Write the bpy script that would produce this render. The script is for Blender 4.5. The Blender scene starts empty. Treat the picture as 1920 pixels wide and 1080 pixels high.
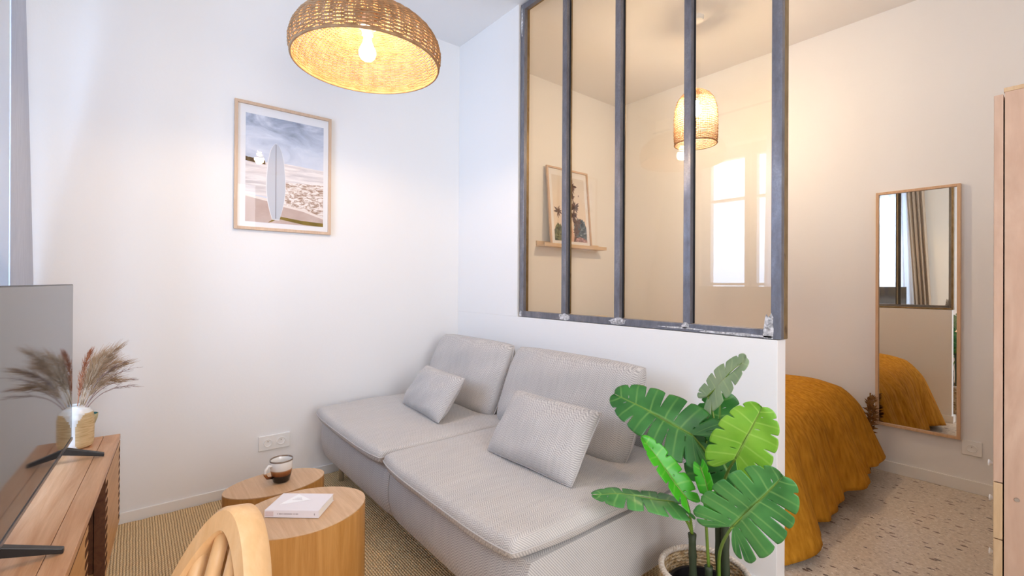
import bpy, bmesh, math, random
from mathutils import Vector, Matrix
import numpy as np
random.seed(7)
S = bpy.context.scene
COL = S.collection
PI = math.pi

# ------------------------------------------------------------------ camera, world, lights, exposure
FPX, YAW, PITCH, ROLL, SHV, HC = 870.946, 2.4605, 0.0035, -0.0058, -11.149, 1.1941
Fv = Vector((math.cos(YAW)*math.cos(PITCH), math.sin(YAW)*math.cos(PITCH), math.sin(PITCH)))
Rv = Vector((math.sin(YAW), -math.cos(YAW), 0)); Uv = Rv.cross(Fv)
c_, s_ = math.cos(ROLL), math.sin(ROLL)
R2 = Rv*c_-Uv*s_; U2 = Uv*c_+Rv*s_
cam_data = bpy.data.cameras.new('camera'); cam = bpy.data.objects.new('camera', cam_data); COL.objects.link(cam)
cam.matrix_world = Matrix(((R2.x, U2.x, -Fv.x, 0), (R2.y, U2.y, -Fv.y, 0), (R2.z, U2.z, -Fv.z, HC), (0, 0, 0, 1)))
cam_data.sensor_width = 36; cam_data.sensor_fit = 'HORIZONTAL'; cam_data.lens = FPX/1920*36
cam_data.shift_y = SHV/1920; cam_data.clip_start = .02
S.camera = cam
S.view_settings.view_transform = 'Standard'; S.view_settings.look = 'None'
S.view_settings.gamma = 1; S.view_settings.use_curve_mapping = False
S.view_settings.exposure = 0.38
S.cycles.use_denoising = True
S.cycles.max_bounces = 10; S.cycles.diffuse_bounces = 6; S.cycles.glossy_bounces = 5
S.cycles.transparent_max_bounces = 16; S.cycles.transmission_bounces = 6
S.cycles.sample_clamp_indirect = 6; S.cycles.caustics_reflective = False; S.cycles.caustics_refractive = False
W = bpy.data.worlds.new('world'); S.world = W; W.use_nodes = True
bg = W.node_tree.nodes['Background']; bg.inputs[0].default_value = (.62, .76, 1, 1); bg.inputs[1].default_value = 3.0

def area(name, loc, rot, sx, sy, power, color):
    l = bpy.data.lights.new(name, 'AREA'); l.shape = 'RECTANGLE'; l.size = sx; l.size_y = sy
    l.energy = power; l.color = color
    o = bpy.data.objects.new(name, l); COL.objects.link(o); o.location = loc; o.rotation_euler = rot
    return o
area('street_daylight', (-2.0, -1.25, 1.6), (math.radians(90), 0, 0), 1.5, 2.6, 122, (.34, .56, 1))
area('added_room_fill', (1.15, .55, 1.6), (0, math.radians(90), 0), 1.8, 1.4, 40, (.92, .94, 1))  # added fill lamp before the solid right wall, brightens room and bedroom floor
BULB = (1, .70, .40)

# ------------------------------------------------------------------ node helpers
def new_mat(name, rough=.5, color=(.8, .8, .8), metal=0, spec=.5):
    m = bpy.data.materials.new(name); m.use_nodes = True
    b = m.node_tree.nodes['Principled BSDF']
    b.inputs['Base Color'].default_value = (*color, 1); b.inputs['Roughness'].default_value = rough
    b.inputs['Metallic'].default_value = metal; b.inputs['Specular IOR Level'].default_value = spec
    return m
class NT:
    def __init__(s, m): s.t = m.node_tree; s.m = m; s.b = s.t.nodes.get('Principled BSDF')
    def n(s, ty, **kw):
        nd = s.t.nodes.new(ty)
        for k, v in kw.items(): setattr(nd, k, v)
        return nd
    def l(s, a, b): s.t.links.new(a, b)
    def coord(s, scale=(1, 1, 1), rot=(0, 0, 0), kind='Object'):
        c = s.n('ShaderNodeTexCoord'); m = s.n('ShaderNodeMapping')
        m.inputs['Scale'].default_value = scale; m.inputs['Rotation'].default_value = rot
        s.l(c.outputs[kind], m.inputs['Vector']); return m.outputs[0]
    def noise(s, vec, scale=5, detail=4, rough=.5, dist=0):
        n = s.n('ShaderNodeTexNoise'); s.l(vec, n.inputs['Vector']); n.inputs['Scale'].default_value = scale
        n.inputs['Detail'].default_value = detail; n.inputs['Roughness'].default_value = rough
        n.inputs['Distortion'].default_value = dist; return n.outputs['Fac']
    def ramp(s, fac, stops):
        r = s.n('ShaderNodeValToRGB'); e = r.color_ramp.elements
        while len(e) < len(stops): e.new(.5)
        for i, (p, c) in enumerate(stops): e[i].position = p; e[i].color = (*c, 1) if len(c) == 3 else c
        s.l(fac, r.inputs[0]); return r.outputs[0]
    def math(s, op, a, b=None):
        n = s.n('ShaderNodeMath', operation=op)
        for i, x in enumerate((a, b)):
            if x is None: continue
            if isinstance(x, (int, float)): n.inputs[i].default_value = x
            else: s.l(x, n.inputs[i])
        return n.outputs[0]
    def mix(s, fac, a, b):
        n = s.n('ShaderNodeMix', data_type='RGBA')
        for sock, x in ((n.inputs[0], fac), (n.inputs[6], a), (n.inputs[7], b)):
            if isinstance(x, (int, float)): sock.default_value = x
            elif isinstance(x, tuple): sock.default_value = (*x, 1)
            else: s.l(x, sock)
        return n.outputs[2]
    def col(s, c): s.l(c, s.b.inputs['Base Color'])
    def bump(s, h, dist=.002, strength=1):
        b = s.n('ShaderNodeBump'); b.inputs['Distance'].default_value = dist; b.inputs['Strength'].default_value = strength
        s.l(h, b.inputs['Height']); s.l(b.outputs[0], s.b.inputs['Normal'])
def plaster(name, col, b=.0006):
    m = new_mat(name, .75, col, spec=.25); t = NT(m); v = t.coord()
    n = t.noise(v, 90, 4); k = t.noise(v, 1.3, 2)
    t.col(t.mix(k, tuple(x*.985 for x in col), tuple(min(1, x*1.01) for x in col))); t.bump(n, b, .5)
    return m
def wood(name, c1, c2, axis='X', scale=1.0, rough=.5, stretch=14, bumpd=.0006, dist=1.2):
    m = new_mat(name, rough, spec=.35); t = NT(m)
    sc = [stretch, stretch, stretch]; sc['XYZ'.index(axis)] = 1.0
    v = t.coord(tuple(x*scale for x in sc)); n = t.noise(v, 1.6, 5, .55, dist)
    f = t.noise(t.coord(tuple(x*scale*5 for x in sc)), 2.5, 3, .6, .2)
    c = t.ramp(n, [(.3, c1), (.5, tuple((a+b)/2 for a, b in zip(c1, c2))), (.68, c2)])
    c = t.mix(t.math('MULTIPLY', f, .35), c, tuple(x*.55 for x in c1)); t.col(c); t.bump(f, bumpd, .6)
    return m
M = {}
M['white'] = plaster('white_paint', (.83, .825, .82)); M['ceil'] = plaster('ceiling_paint', (.80, .79, .785))
M['base'] = new_mat('white_gloss_paint', .4, (.82, .81, .79))
M['plastic'] = new_mat('white_plastic', .3, (.85, .84, .82)); M['hole'] = new_mat('dark_hole', .8, (.02, .02, .02))
M['chrome'] = new_mat('chrome', .18, (.55, .52, .5), 1); M['black'] = new_mat('black_plastic', .4, (.012, .011, .011))
# brushed raw steel
m = M['steel'] = new_mat('raw_steel', .42, metal=.5); t = NT(m)
n = t.noise(t.coord((1, 1, .35)), 22, 5, .65); n2 = t.noise(t.coord((1, 1, 1)), 140, 3)
t.col(t.mix(n2, t.ramp(n, [(.3, (.10, .11, .135)), (.5, (.20, .215, .26)), (.72, (.33, .33, .345))]), (.16, .15, .165)))
t.l(t.ramp(n, [(.3, (.5, .5, .5)), (.7, (.3, .3, .3))]), t.b.inputs['Roughness']); t.bump(n2, .0006, .4)
m = M['steel_bed'] = new_mat('lacquered_steel', .45, metal=.4); t = NT(m)
t.col(t.ramp(t.noise(t.coord((1, 1, .6)), 25, 4), [(.35, (.20, .13, .05)), (.6, (.28, .20, .10)), (.75, (.12, .07, .03))]))
M['dark_gap'] = new_mat('black_gap_strip', .6, (.008, .008, .009))
m = M['weld'] = new_mat('weld_residue', .45, (.5, .5, .52), spec=.4); t = NT(m); n = t.noise(t.coord(), 80, 4)
t.col(t.ramp(n, [(.35, (.22, .22, .23)), (.65, (.72, .72, .75))])); t.bump(n, .002, 1)
# terrazzo floor
m = M['terrazzo'] = new_mat('terrazzo', .38, spec=.45); t = NT(m); v = t.coord((1, 1.9, 1), (0, 0, .5))
def chips(scale, thr, seedoff):
    vo = t.n('ShaderNodeTexVoronoi'); mp = t.n('ShaderNodeMapping'); mp.inputs['Location'].default_value = (seedoff, seedoff, 0)
    t.l(v, mp.inputs['Vector']); wob = t.n('ShaderNodeTexNoise'); wob.inputs['Scale'].default_value = scale*1.5; t.l(mp.outputs[0], wob.inputs['Vector'])
    ad = t.n('ShaderNodeMix', data_type='RGBA'); ad.inputs[0].default_value = .02; t.l(mp.outputs[0], ad.inputs[6]); t.l(wob.outputs['Color'], ad.inputs[7])
    t.l(ad.outputs[2], vo.inputs['Vector']); vo.inputs['Scale'].default_value = scale
    near = t.math('LESS_THAN', vo.outputs['Distance'], thr)
    sep = t.n('ShaderNodeSeparateColor'); t.l(vo.outputs['Color'], sep.inputs[0])
    return near, sep.outputs[0], sep.outputs[1]
base = t.ramp(t.noise(t.coord(), 55, 5, .65), [(.3, (.50, .42, .33)), (.55, (.64, .55, .45)), (.75, (.74, .66, .56))])
n1, ra, rb = chips(22, .30, 0); msk = t.math('MULTIPLY', n1, t.math('LESS_THAN', ra, .36))
c1 = t.ramp(rb, [(0, (.10, .075, .065)), (.45, (.20, .13, .09)), (.8, (.32, .23, .17)), (1, (.7, .64, .57))])
base = t.mix(msk, base, c1)
n3, rc, rd = chips(75, .33, 3); msk = t.math('MULTIPLY', n3, t.math('LESS_THAN', rc, .5))
base = t.mix(msk, base, t.ramp(rd, [(0, (.24, .18, .15)), (.5, (.42, .33, .26)), (.6, (.78, .74, .68)), (1, (.8, .76, .7))]))
cc = t.n('ShaderNodeTexCoord'); sx = t.n('ShaderNodeSeparateXYZ'); t.l(cc.outputs['Object'], sx.inputs[0])
def joint(o, off):
    a = t.math('FRACT', t.math('DIVIDE', t.math('ADD', o, off), .8)); return t.math('LESS_THAN', t.math('ABSOLUTE', t.math('SUBTRACT', a, .5)), .0022)
j = t.math('MAXIMUM', joint(sx.outputs[0], .70+.4+8), joint(sx.outputs[1], 8.03))
t.col(t.mix(j, base, (.62, .54, .45)))
# jute
m = M['jute'] = new_mat('braided_jute', .95, spec=.1); t = NT(m)
cc = t.n('ShaderNodeTexCoord'); sx = t.n('ShaderNodeSeparateXYZ'); t.l(cc.outputs['Object'], sx.inputs[0])
X, Y = sx.outputs[0], sx.outputs[1]
wob = t.noise(t.coord(), 14, 3)
row = t.math('ADD', t.math('MULTIPLY', Y, 2*PI/.021), t.math('MULTIPLY', wob, 1.5))
rows = t.math('ABSOLUTE', t.math('SINE', row))
br = t.math('ABSOLUTE', t.math('SINE', t.math('ADD', t.math('MULTIPLY', X, 2*PI/.034), t.math('ADD', t.math('MULTIPLY', row, .5), t.math('MULTIPLY', t.noise(t.coord(), 60, 2), 2.5)))))
h = t.math('MULTIPLY', t.math('POWER', rows, .6), t.math('ADD', t.math('MULTIPLY', br, .6), .4))
c = t.ramp(h, [(.03, (.16, .10, .045)), (.25, (.64, .42, .20)), (.75, (.94, .70, .40))])
t.col(t.mix(t.math('MULTIPLY', t.noise(t.coord((.6, 3, 1)), 30, 4), .35), c, (.62, .46, .28))); t.bump(h, .006, 1)
# herringbone upholstery
def upholstery(name, light, dark, P=.0085):
    m = new_mat(name, .95, spec=.12); t = NT(m)
    cc = t.n('ShaderNodeTexCoord'); sx = t.n('ShaderNodeSeparateXYZ'); t.l(cc.outputs['Object'], sx.inputs[0])
    X, Y, Z = sx.outputs
    tri = t.math('PINGPONG', X, .014)
    ph = t.math('ADD', t.math('ADD', t.math('MULTIPLY', Y, 2*PI/P), t.math('MULTIPLY', Z, 2*PI/P*.9)), t.math('MULTIPLY', tri, 2*PI/P*.8))
    w = t.math('ADD', t.math('MULTIPLY', t.math('SINE', ph), .5), .5)
    fn = t.noise(t.coord((1, 1, 1)), 420, 2); sl = t.noise(t.coord((1, .15, .15)), 60, 3)
    w2 = t.math('ADD', t.math('MULTIPLY', w, .62), t.math('ADD', t.math('MULTIPLY', fn, .30), t.math('MULTIPLY', sl, .22)))
    t.col(t.mix(w2, dark, light)); t.bump(w2, .0012, .5)
    t.b.inputs['Sheen Weight'].default_value = .15
    return m
M['sofa'] = upholstery('grey_herringbone_weave', (.66, .63, .60), (.24, .23, .235))
M['sofa_top'] = upholstery('grey_herringbone_weave_seat', (.68, .645, .61), (.28, .265, .26))
M['piping'] = new_mat('grey_piping', .9, (.50, .47, .45))
# woods
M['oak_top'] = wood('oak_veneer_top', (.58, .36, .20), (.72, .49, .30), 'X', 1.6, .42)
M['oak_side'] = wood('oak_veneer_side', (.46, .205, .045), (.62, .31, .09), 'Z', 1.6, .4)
M['acacia'] = wood('acacia_top', (.55, .275, .13), (.74, .44, .25), 'X', 1.3, .38)
M['acacia_front'] = wood('acacia_front', (.55, .265, .085), (.72, .40, .155), 'X', 1.5, .42)
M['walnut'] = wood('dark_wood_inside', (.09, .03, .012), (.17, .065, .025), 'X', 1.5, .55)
M['chair'] = wood('rubberwood', (.76, .45, .20), (.88, .60, .33), 'Z', 1.0, .38, 9)
M['frame_oak'] = wood('pale_oak_frame', (.60, .42, .29), (.70, .52, .38), 'Z', 2, .5)
M['mirror_oak'] = wood('oak_mirror_frame', (.62, .38, .21), (.73, .50, .32), 'Z', 2, .5)
M['ledge_oak'] = wood('pale_ledge', (.68, .50, .32), (.78, .60, .41), 'Y', 2, .5)
M['ward'] = wood('wardrobe_veneer', (.47, .30, .21), (.56, .385, .28), 'Z', 1.0, .5, 4.5, .0004, 3.2)
M['ward_edge'] = wood('wardrobe_edge', (.50, .33, .18), (.60, .42, .25), 'Z', 2, .5)
# glass: Fresnel mix of clear transmission and mirror reflection
def glass(name, tint=(.97, .985, .98), ior=1.5):
    m = bpy.data.materials.new(name); m.use_nodes = True; nt = m.node_tree; nt.nodes.clear()
    o = nt.nodes.new('ShaderNodeOutputMaterial'); mx = nt.nodes.new('ShaderNodeMixShader'); fr = nt.nodes.new('ShaderNodeFresnel')
    tr = nt.nodes.new('ShaderNodeBsdfTransparent'); gl = nt.nodes.new('ShaderNodeBsdfGlossy')
    ge = nt.nodes.new('ShaderNodeNewGeometry'); mp = nt.nodes.new('ShaderNodeMapRange'); mp.inputs[3].default_value = ior; mp.inputs[4].default_value = 1/ior
    nt.links.new(ge.outputs['Backfacing'], mp.inputs[0]); nt.links.new(mp.outputs[0], fr.inputs[0]); tr.inputs[0].default_value = (*tint, 1); gl.inputs['Roughness'].default_value = 0
    nt.links.new(fr.outputs[0], mx.inputs[0]); nt.links.new(tr.outputs[0], mx.inputs[1]); nt.links.new(gl.outputs[0], mx.inputs[2]); nt.links.new(mx.outputs[0], o.inputs[0])
    return m
M['glass'] = glass('clear_glass', (.985, .965, .915)); M['acrylic'] = glass('picture_glass', (.99, .99, .99), 1.45)
M['mirror'] = new_mat('mirror_silver', .0, (.90, .90, .88), 1)
m = M['screen'] = new_mat('tv_screen', .06, (.012, .013, .016), spec=.8); m.node_tree.nodes['Principled BSDF'].inputs['IOR'].default_value = 1.85
def emit(name, col, st):
    m = bpy.data.materials.new(name); m.use_nodes = True; nt = m.node_tree; nt.nodes.clear()
    o = nt.nodes.new('ShaderNodeOutputMaterial'); e = nt.nodes.new('ShaderNodeEmission'); e.inputs[0].default_value = (*col, 1); e.inputs[1].default_value = st
    nt.links.new(e.outputs[0], o.inputs[0]); return m
M['bulb'] = emit('glowing_bulb', BULB, 265); M['bulb2'] = emit('glowing_bulb_bedroom', (1, .75, .50), 680)
def cloth(name, c1, c2, transl=0.0, transp=0.0, rough=.9, scale=(60, 60, 4), bd=.001):
    m = new_mat(name, rough, spec=.1); t = NT(m); n = t.noise(t.coord(scale), 3, 4)
    c = t.ramp(n, [(.3, c1), (.7, c2)]); t.col(c); t.bump(n, bd, .5)
    out = t.t.nodes['Material Output']; last = t.b.outputs[0]
    if transl:
        tl = t.n('ShaderNodeBsdfTranslucent'); t.l(c, tl.inputs[0]); mx = t.n('ShaderNodeMixShader'); mx.inputs[0].default_value = transl
        t.l(last, mx.inputs[1]); t.l(tl.outputs[0], mx.inputs[2]); last = mx.outputs[0]
    if transp:
        tp = t.n('ShaderNodeBsdfTransparent'); mx = t.n('ShaderNodeMixShader'); mx.inputs[0].default_value = transp
        t.l(last, mx.inputs[1]); t.l(tp.outputs[0], mx.inputs[2]); last = mx.outputs[0]
    t.l(last, out.inputs[0]); return m
M['curtain'] = cloth('grey_velvet_curtain', (.50, .54, .64), (.58, .62, .72), .12)
M['curtain2'] = cloth('taupe_linen_curtain', (.46, .38, .31), (.58, .49, .41), .15)
M['sheer'] = cloth('white_sheer', (.88, .90, .95), (.95, .96, 1), .55, .30)
M['mustard'] = cloth('mustard_gauze', (.36, .15, .010), (.56, .265, .026), .0, 0, .95, (15, 15, 1.3), .005)
M['linen'] = cloth('cream_linen', (.72, .62, .48), (.80, .71, .57), 0, 0, .9, (6, 6, 6), .004)
M['wicker_out'] = cloth('rattan', (.30, .17, .085), (.44, .28, .155), .12, 0, .6, (12, 12, 12))
M['wicker_in'] = M['wicker_out']
M['rattan2'] = cloth('pale_rattan', (.30, .18, .10), (.42, .27, .16), .15, 0, .6, (12, 12, 12))
m = M['seagrass'] = new_mat('seagrass', .8, spec=.2); t = NT(m); n = t.noise(t.coord((1, 1, 2)), 45, 4)
t.col(t.ramp(n, [(.3, (.26, .15, .06)), (.5, (.52, .36, .19)), (.72, (.74, .62, .45))])); t.bump(n, .004, .8)
M['seagrass_pale'] = cloth('seagrass_pale', (.55, .45, .36), (.75, .68, .60), 0, 0, .85, (40, 40, 40), .004)
def leafmat(name, dk, lt, vein, rough=.32):
    m = new_mat(name, rough, spec=.5); t = NT(m); a = t.n('ShaderNodeAttribute', attribute_name='vein')
    n = t.noise(t.coord((1, 1, 1)), 9, 3)
    c = t.ramp(n, [(.3, dk), (.7, lt)]); c = t.mix(a.outputs['Fac'], c, vein); t.col(c)
    tl = t.n('ShaderNodeBsdfTranslucent'); t.l(c, tl.inputs[0]); mx = t.n('ShaderNodeMixShader'); mx.inputs[0].default_value = .22
    t.l(t.b.outputs[0], mx.inputs[1]); t.l(tl.outputs[0], mx.inputs[2]); t.l(mx.outputs[0], t.t.nodes['Material Output'].inputs[0])
    return m
M['leaf_dark'] = leafmat('monstera_dark', (.018, .12, .022), (.06, .26, .05), (.20, .42, .10))
M['leaf_mid'] = leafmat('monstera_mid', (.035, .20, .045), (.12, .40, .10), (.28, .55, .16))
M['leaf_light'] = leafmat('monstera_light', (.15, .42, .03), (.30, .58, .06), (.45, .70, .14))
M['leaf_vivid'] = leafmat('monstera_vivid', (.03, .35, .01), (.08, .50, .02), (.25, .62, .08))
M['leaf_pale'] = leafmat('monstera_underside', (.22, .36, .18), (.38, .50, .30), (.45, .6, .3), .5)
M['stem_green'] = new_mat('petiole_green', .45, (.16, .28, .035)); M['stem_dark'] = new_mat('stalk_dark', .6, (.035, .05, .022))
M['pot'] = new_mat('black_pot', .5, (.015, .013, .015)); M['soil'] = plaster('soil', (.05, .035, .03), .004)
m = M['stoneware'] = new_mat('sandy_stoneware', .75, spec=.2); t = NT(m); n = t.noise(t.coord((1, 1, 7)), 26, 5)
t.col(t.ramp(n, [(.3, (.48, .34, .17)), (.7, (.68, .53, .32))])); t.bump(n, .0015, .6)
M['glaze'] = new_mat('white_glaze', .22, (.80, .80, .78)); M['teal'] = new_mat('teal_glaze', .2, (.03, .16, .15)); M['olive'] = new_mat('olive_stoneware', .6, (.42, .38, .22))
m = M['mug'] = new_mat('dipped_glaze', .15, spec=.6); t = NT(m)
cc = t.n('ShaderNodeTexCoord'); sx = t.n('ShaderNodeSeparateXYZ'); t.l(cc.outputs['Object'], sx.inputs[0])
zz = t.math('ADD', sx.outputs[2], t.math('MULTIPLY', t.noise(t.coord(), 12, 2), .006))
t.col(t.ramp(t.math('MULTIPLY', zz, 10), [(.0, (.01, .006, .005)), (.33, (.012, .007, .006)), (.37, (.16, .045, .012)), (.52, (.30, .10, .025)), (.57, (.45, .26, .14)), (.60, (.76, .71, .65)), (.93, (.82, .79, .75)), (.955, (.20, .14, .10))]))
M['paper'] = new_mat('book_paper', .85, (.80, .77, .72)); M['cover'] = new_mat('book_cover', .5, (.80, .76, .79)); M['cover_mark'] = new_mat('book_cover_white', .5, (.93, .93, .95))
M['ink'] = new_mat('grey_ink', .7, (.40, .36, .38)); M['spine_mark'] = new_mat('pink_spine_block', .7, (.66, .54, .54))
def plume(name, c1, c2):
    m = new_mat(name, .9, spec=.1); t = NT(m); t.col(t.ramp(t.noise(t.coord(), 40, 3), [(.3, c1), (.7, c2)])); return m
M['plume_a'] = plume('dry_grass_beige', (.42, .29, .18), (.62, .47, .33)); M['plume_b'] = plume('dry_grass_rust', (.34, .13, .07), (.52, .26, .15))
M['plume_c'] = plume('dry_grass_mauve', (.26, .18, .18), (.45, .34, .32)); M['tuft'] = plume('brown_foliage', (.16, .07, .02), (.36, .19, .07))

# ------------------------------------------------------------------ object helpers
def tag(o, label=None, cat=None, group=None, kind=None):
    if label: o['label'] = label
    if cat: o['category'] = cat
    if group: o['group'] = group
    if kind: o['kind'] = kind
    return o
def thing(name, label, cat, loc=(0, 0, 0), rz=0, group=None):
    o = bpy.data.objects.new(name, None); COL.objects.link(o); o.location = loc; o.rotation_euler = (0, 0, rz)
    o.empty_display_size = .05
    return tag(o, label, cat, group)
class MB:
    def __init__(s): s.v = []; s.f = []; s.m = []
    def add(s, vs, fs, mi=0):
        k = len(s.v); s.v += [tuple(x) for x in vs]; s.f += [tuple(i+k for i in f) for f in fs]; s.m += [mi]*len(fs); return s
    def box(s, x0, x1, y0, y1, z0, z1, mi=0, mat=None):
        vs = [Vector(p) for p in ((x0, y0, z0), (x1, y0, z0), (x1, y1, z0), (x0, y1, z0), (x0, y0, z1), (x1, y0, z1), (x1, y1, z1), (x0, y1, z1))]
        if mat: vs = [mat @ p for p in vs]
        return s.add(vs, [(0, 3, 2, 1), (4, 5, 6, 7), (0, 1, 5, 4), (1, 2, 6, 5), (2, 3, 7, 6), (3, 0, 4, 7)], mi)
    def tube(s, pts, r, seg=8, mi=0, closed=False, cap=True):
        pts = [Vector(p) for p in pts]; n = len(pts); rs = r if isinstance(r, (list, tuple)) else [r]*n
        tan = []
        for i in range(n):
            a = pts[i-1] if (i > 0 or closed) else pts[0]; b = pts[(i+1) % n] if (i < n-1 or closed) else pts[-1]
            tan.append((b-a).normalized() if (b-a).length > 1e-9 else Vector((0, 0, 1)))
        up = Vector((0, 0, 1)) if abs(tan[0].z) < .9 else Vector((1, 0, 0)); nrm = tan[0].cross(up).normalized()
        vs = []
        for i in range(n):
            nrm = (nrm-tan[i]*nrm.dot(tan[i])).normalized(); bi = tan[i].cross(nrm)
            for k in range(seg):
                a = 2*PI*k/seg; vs.append(pts[i]+(nrm*math.cos(a)+bi*math.sin(a))*rs[i])
        fs = []
        for i in range(n if closed else n-1):
            j = (i+1) % n
            for k in range(seg): fs.append((i*seg+k, i*seg+(k+1) % seg, j*seg+(k+1) % seg, j*seg+k))
        if cap and not closed: fs += [tuple(range(seg))[::-1], tuple((n-1)*seg+k for k in range(seg))]
        return s.add(vs, fs, mi)
    def lathe(s, prof, seg=48, c=(0, 0, 0), mi=0, caps=(False, False), func=None):
        vs = []
        for j, (r, z) in enumerate(prof):
            for k in range(seg):
                a = 2*PI*k/seg; rr, zz = (r, z) if func is None else func(r, z, a)
                vs.append((c[0]+rr*math.cos(a), c[1]+rr*math.sin(a), c[2]+zz))
        fs = [(j*seg+k, j*seg+(k+1) % seg, (j+1)*seg+(k+1) % seg, (j+1)*seg+k) for j in range(len(prof)-1) for k in range(seg)]
        if caps[0]: fs.append(tuple(range(seg))[::-1])
        if caps[1]: fs.append(tuple((len(prof)-1)*seg+k for k in range(seg)))
        return s.add(vs, fs, mi)
    def prism(s, poly, z0, z1, mi=0, mat=None, side_mi=None):
        n = len(poly); vs = [Vector((x, y, z0)) for x, y in poly]+[Vector((x, y, z1)) for x, y in poly]
        if mat: vs = [mat @ p for p in vs]
        k = len(s.v); s.add(vs, [tuple(range(n))[::-1], tuple(range(n, 2*n))], mi)
        s.f += [(k+i, k+(i+1) % n, k+n+(i+1) % n, k+n+i) for i in range(n)]; s.m += [mi if side_mi is None else side_mi]*n
        return s
    def build(s, name, mats, parent=None, smooth=False, bevel=0, bseg=2, subsurf=0, solid=0, doubles=0, angle=None):
        me = bpy.data.meshes.new(name); me.from_pydata(s.v, [], s.f); mats = mats if isinstance(mats, (list, tuple)) else [mats]
        for m in mats: me.materials.append(m)
        for p, i in zip(me.polygons, s.m): p.material_index = i; p.use_smooth = smooth
        me.update()
        bm = bmesh.new(); bm.from_mesh(me)
        if doubles: bmesh.ops.remove_doubles(bm, verts=bm.verts, dist=doubles)
        bmesh.ops.recalc_face_normals(bm, faces=bm.faces)
        bm.to_mesh(me); bm.free()
        o = bpy.data.objects.new(name, me); COL.objects.link(o)
        if parent is not None: o.parent = parent
        if solid: md = o.modifiers.new('s', 'SOLIDIFY'); md.thickness = solid; md.offset = 0
        if bevel: md = o.modifiers.new('b', 'BEVEL'); md.width = bevel; md.segments = bseg; md.limit_method = 'ANGLE'; md.harden_normals = False
        if subsurf: md = o.modifiers.new('d', 'SUBSURF'); md.levels = subsurf; md.render_levels = subsurf
        if angle is not None:
            for p in me.polygons: p.use_smooth = True
            me.set_sharp_from_angle(angle=math.radians(angle))
        return o
def struct(name, mb, mat, label=None, parent=None, **kw):
    o = mb.build(name, mat, parent, **kw)
    if parent is None: o['kind'] = 'structure'
    if label: o['label'] = label
    return o

# ------------------------------------------------------------------ room shell
XL, YP, YP2, YB, ZC, YW = -2.9725, 1.887, 1.962, 3.772, 2.977, -.56
XR, XR2 = 1.3, .44
XE = -.732
struct('floor', MB().box(XL-.1, XR+.1, YW-.3, YB+.1, -.1, 0), M['terrazzo'])
struct('ceiling', MB().box(XL-.1, XR+.1, YW-.3, YB+.1, ZC, ZC+.1), M['ceil'])
struct('wall_left', MB().box(XL-.1, XL, YW-.3, YB+.1, 0, ZC), M['white'])
struct('wall_back', MB().box(XL, XR+.1, YB, YB+.1, 0, ZC), M['white'])
wf = MB(); wx0, wx1, wz0, wz1 = -2.5, -1.5, .12, 2.55
wf.box(XL, wx0, YW-.3, YW, 0, ZC).box(wx1, XR, YW-.3, YW, 0, ZC).box(wx0, wx1, YW-.3, YW, 0, wz0).box(wx0, wx1, YW-.3, YW, wz1, ZC)
struct('wall_front', wf, M['white'])
wr = MB().box(XR, XR+.1, YW, YB, 0, ZC); wr.box(XR2, XR, 2.62, YB, 0, ZC)
struct('wall_right', wr, M['white'])
XO = -2.276
wp = MB().box(XL, XE, YP, YP2, 0, .985); wp.box(XL, XO, YP, YP2, .985, ZC)
struct('wall_partition', wp, M['white'], bevel=.002)
b = MB().box(XL, XL+.012, YW, YP, 0, .062).box(XL, XL+.012, YP2, YB, 0, .062); struct('baseboard_left', b, M['base'], bevel=.002)
b = MB().box(XL, XR2, YB-.012, YB, 0, .07); struct('baseboard_back', b, M['base'], bevel=.002)
b = MB().box(XL+.012, XE, YP-.012, YP, 0, .062).box(XL+.012, XE+.012, YP2, YP2+.012, 0, .062).box(XE, XE+.012, YP-.012, YP2, 0, .062); struct('baseboard_partition', b, M['base'], bevel=.002)

# street window: frame, two glazed leaves
win = bpy.data.objects.new('window_1', None); COL.objects.link(win); win['kind'] = 'structure'; win['label'] = 'tall white two-leaf street window'
yf0, yf1 = -.74, -.68
f = MB().box(wx0, wx0+.05, yf0, yf1, wz0, wz1).box(wx1-.05, wx1, yf0, yf1, wz0, wz1).box(wx0+.05, wx1-.05, yf0, yf1, wz0, wz0+.05).box(wx0+.05, wx1-.05, yf0, yf1, wz1-.05, wz1)
f.build('window_frame', M['base'], win, bevel=.003)
for x0, x1 in ((wx0+.052, -2.002), (-1.998, wx1-.052)):
    s = MB().box(x0, x0+.055, yf0+.01, yf1+.012, wz0+.052, wz1-.052).box(x1-.055, x1, yf0+.01, yf1+.012, wz0+.052, wz1-.052)
    for z0, z1 in ((wz0+.052, wz0+.13), (wz1-.12, wz1-.052), (2.02, 2.045), (1.19, 1.215)): s.box(x0+.055, x1-.055, yf0+.01, yf1+.012, z0, z1)
    so = s.build('sash', M['base'], win, bevel=.002)
    MB().box(x0+.05, x1-.05, -.712, -.708, wz0+.1, wz1-.1).build('glass_pane', M['glass'], so)
hd = MB().tube([(-1.985, -.663, 1.25), (-1.985, -.635, 1.25)], .008, 10).tube([(-1.985, -.635, 1.25), (-1.985, -.635, 1.14)], .008, 10)
hd.build('window_handle', M['chrome'], win, smooth=True)
rg = thing('balcony_railing', 'dark iron guard railing outside the street window', 'railing', (-2.0, -.95, 0))
MB().box(-.5, .5, -.012, .012, 1.02, 1.045).build('rail', M['black'], rg); MB().box(-.5, .5, -.01, .01, .18, .20).build('rail', M['black'], rg)
for k in range(9): MB().tube([(-.44+k*.11, 0, .2), (-.44+k*.11, 0, 1.02)], .006, 6).build('baluster', M['black'], rg)

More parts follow.
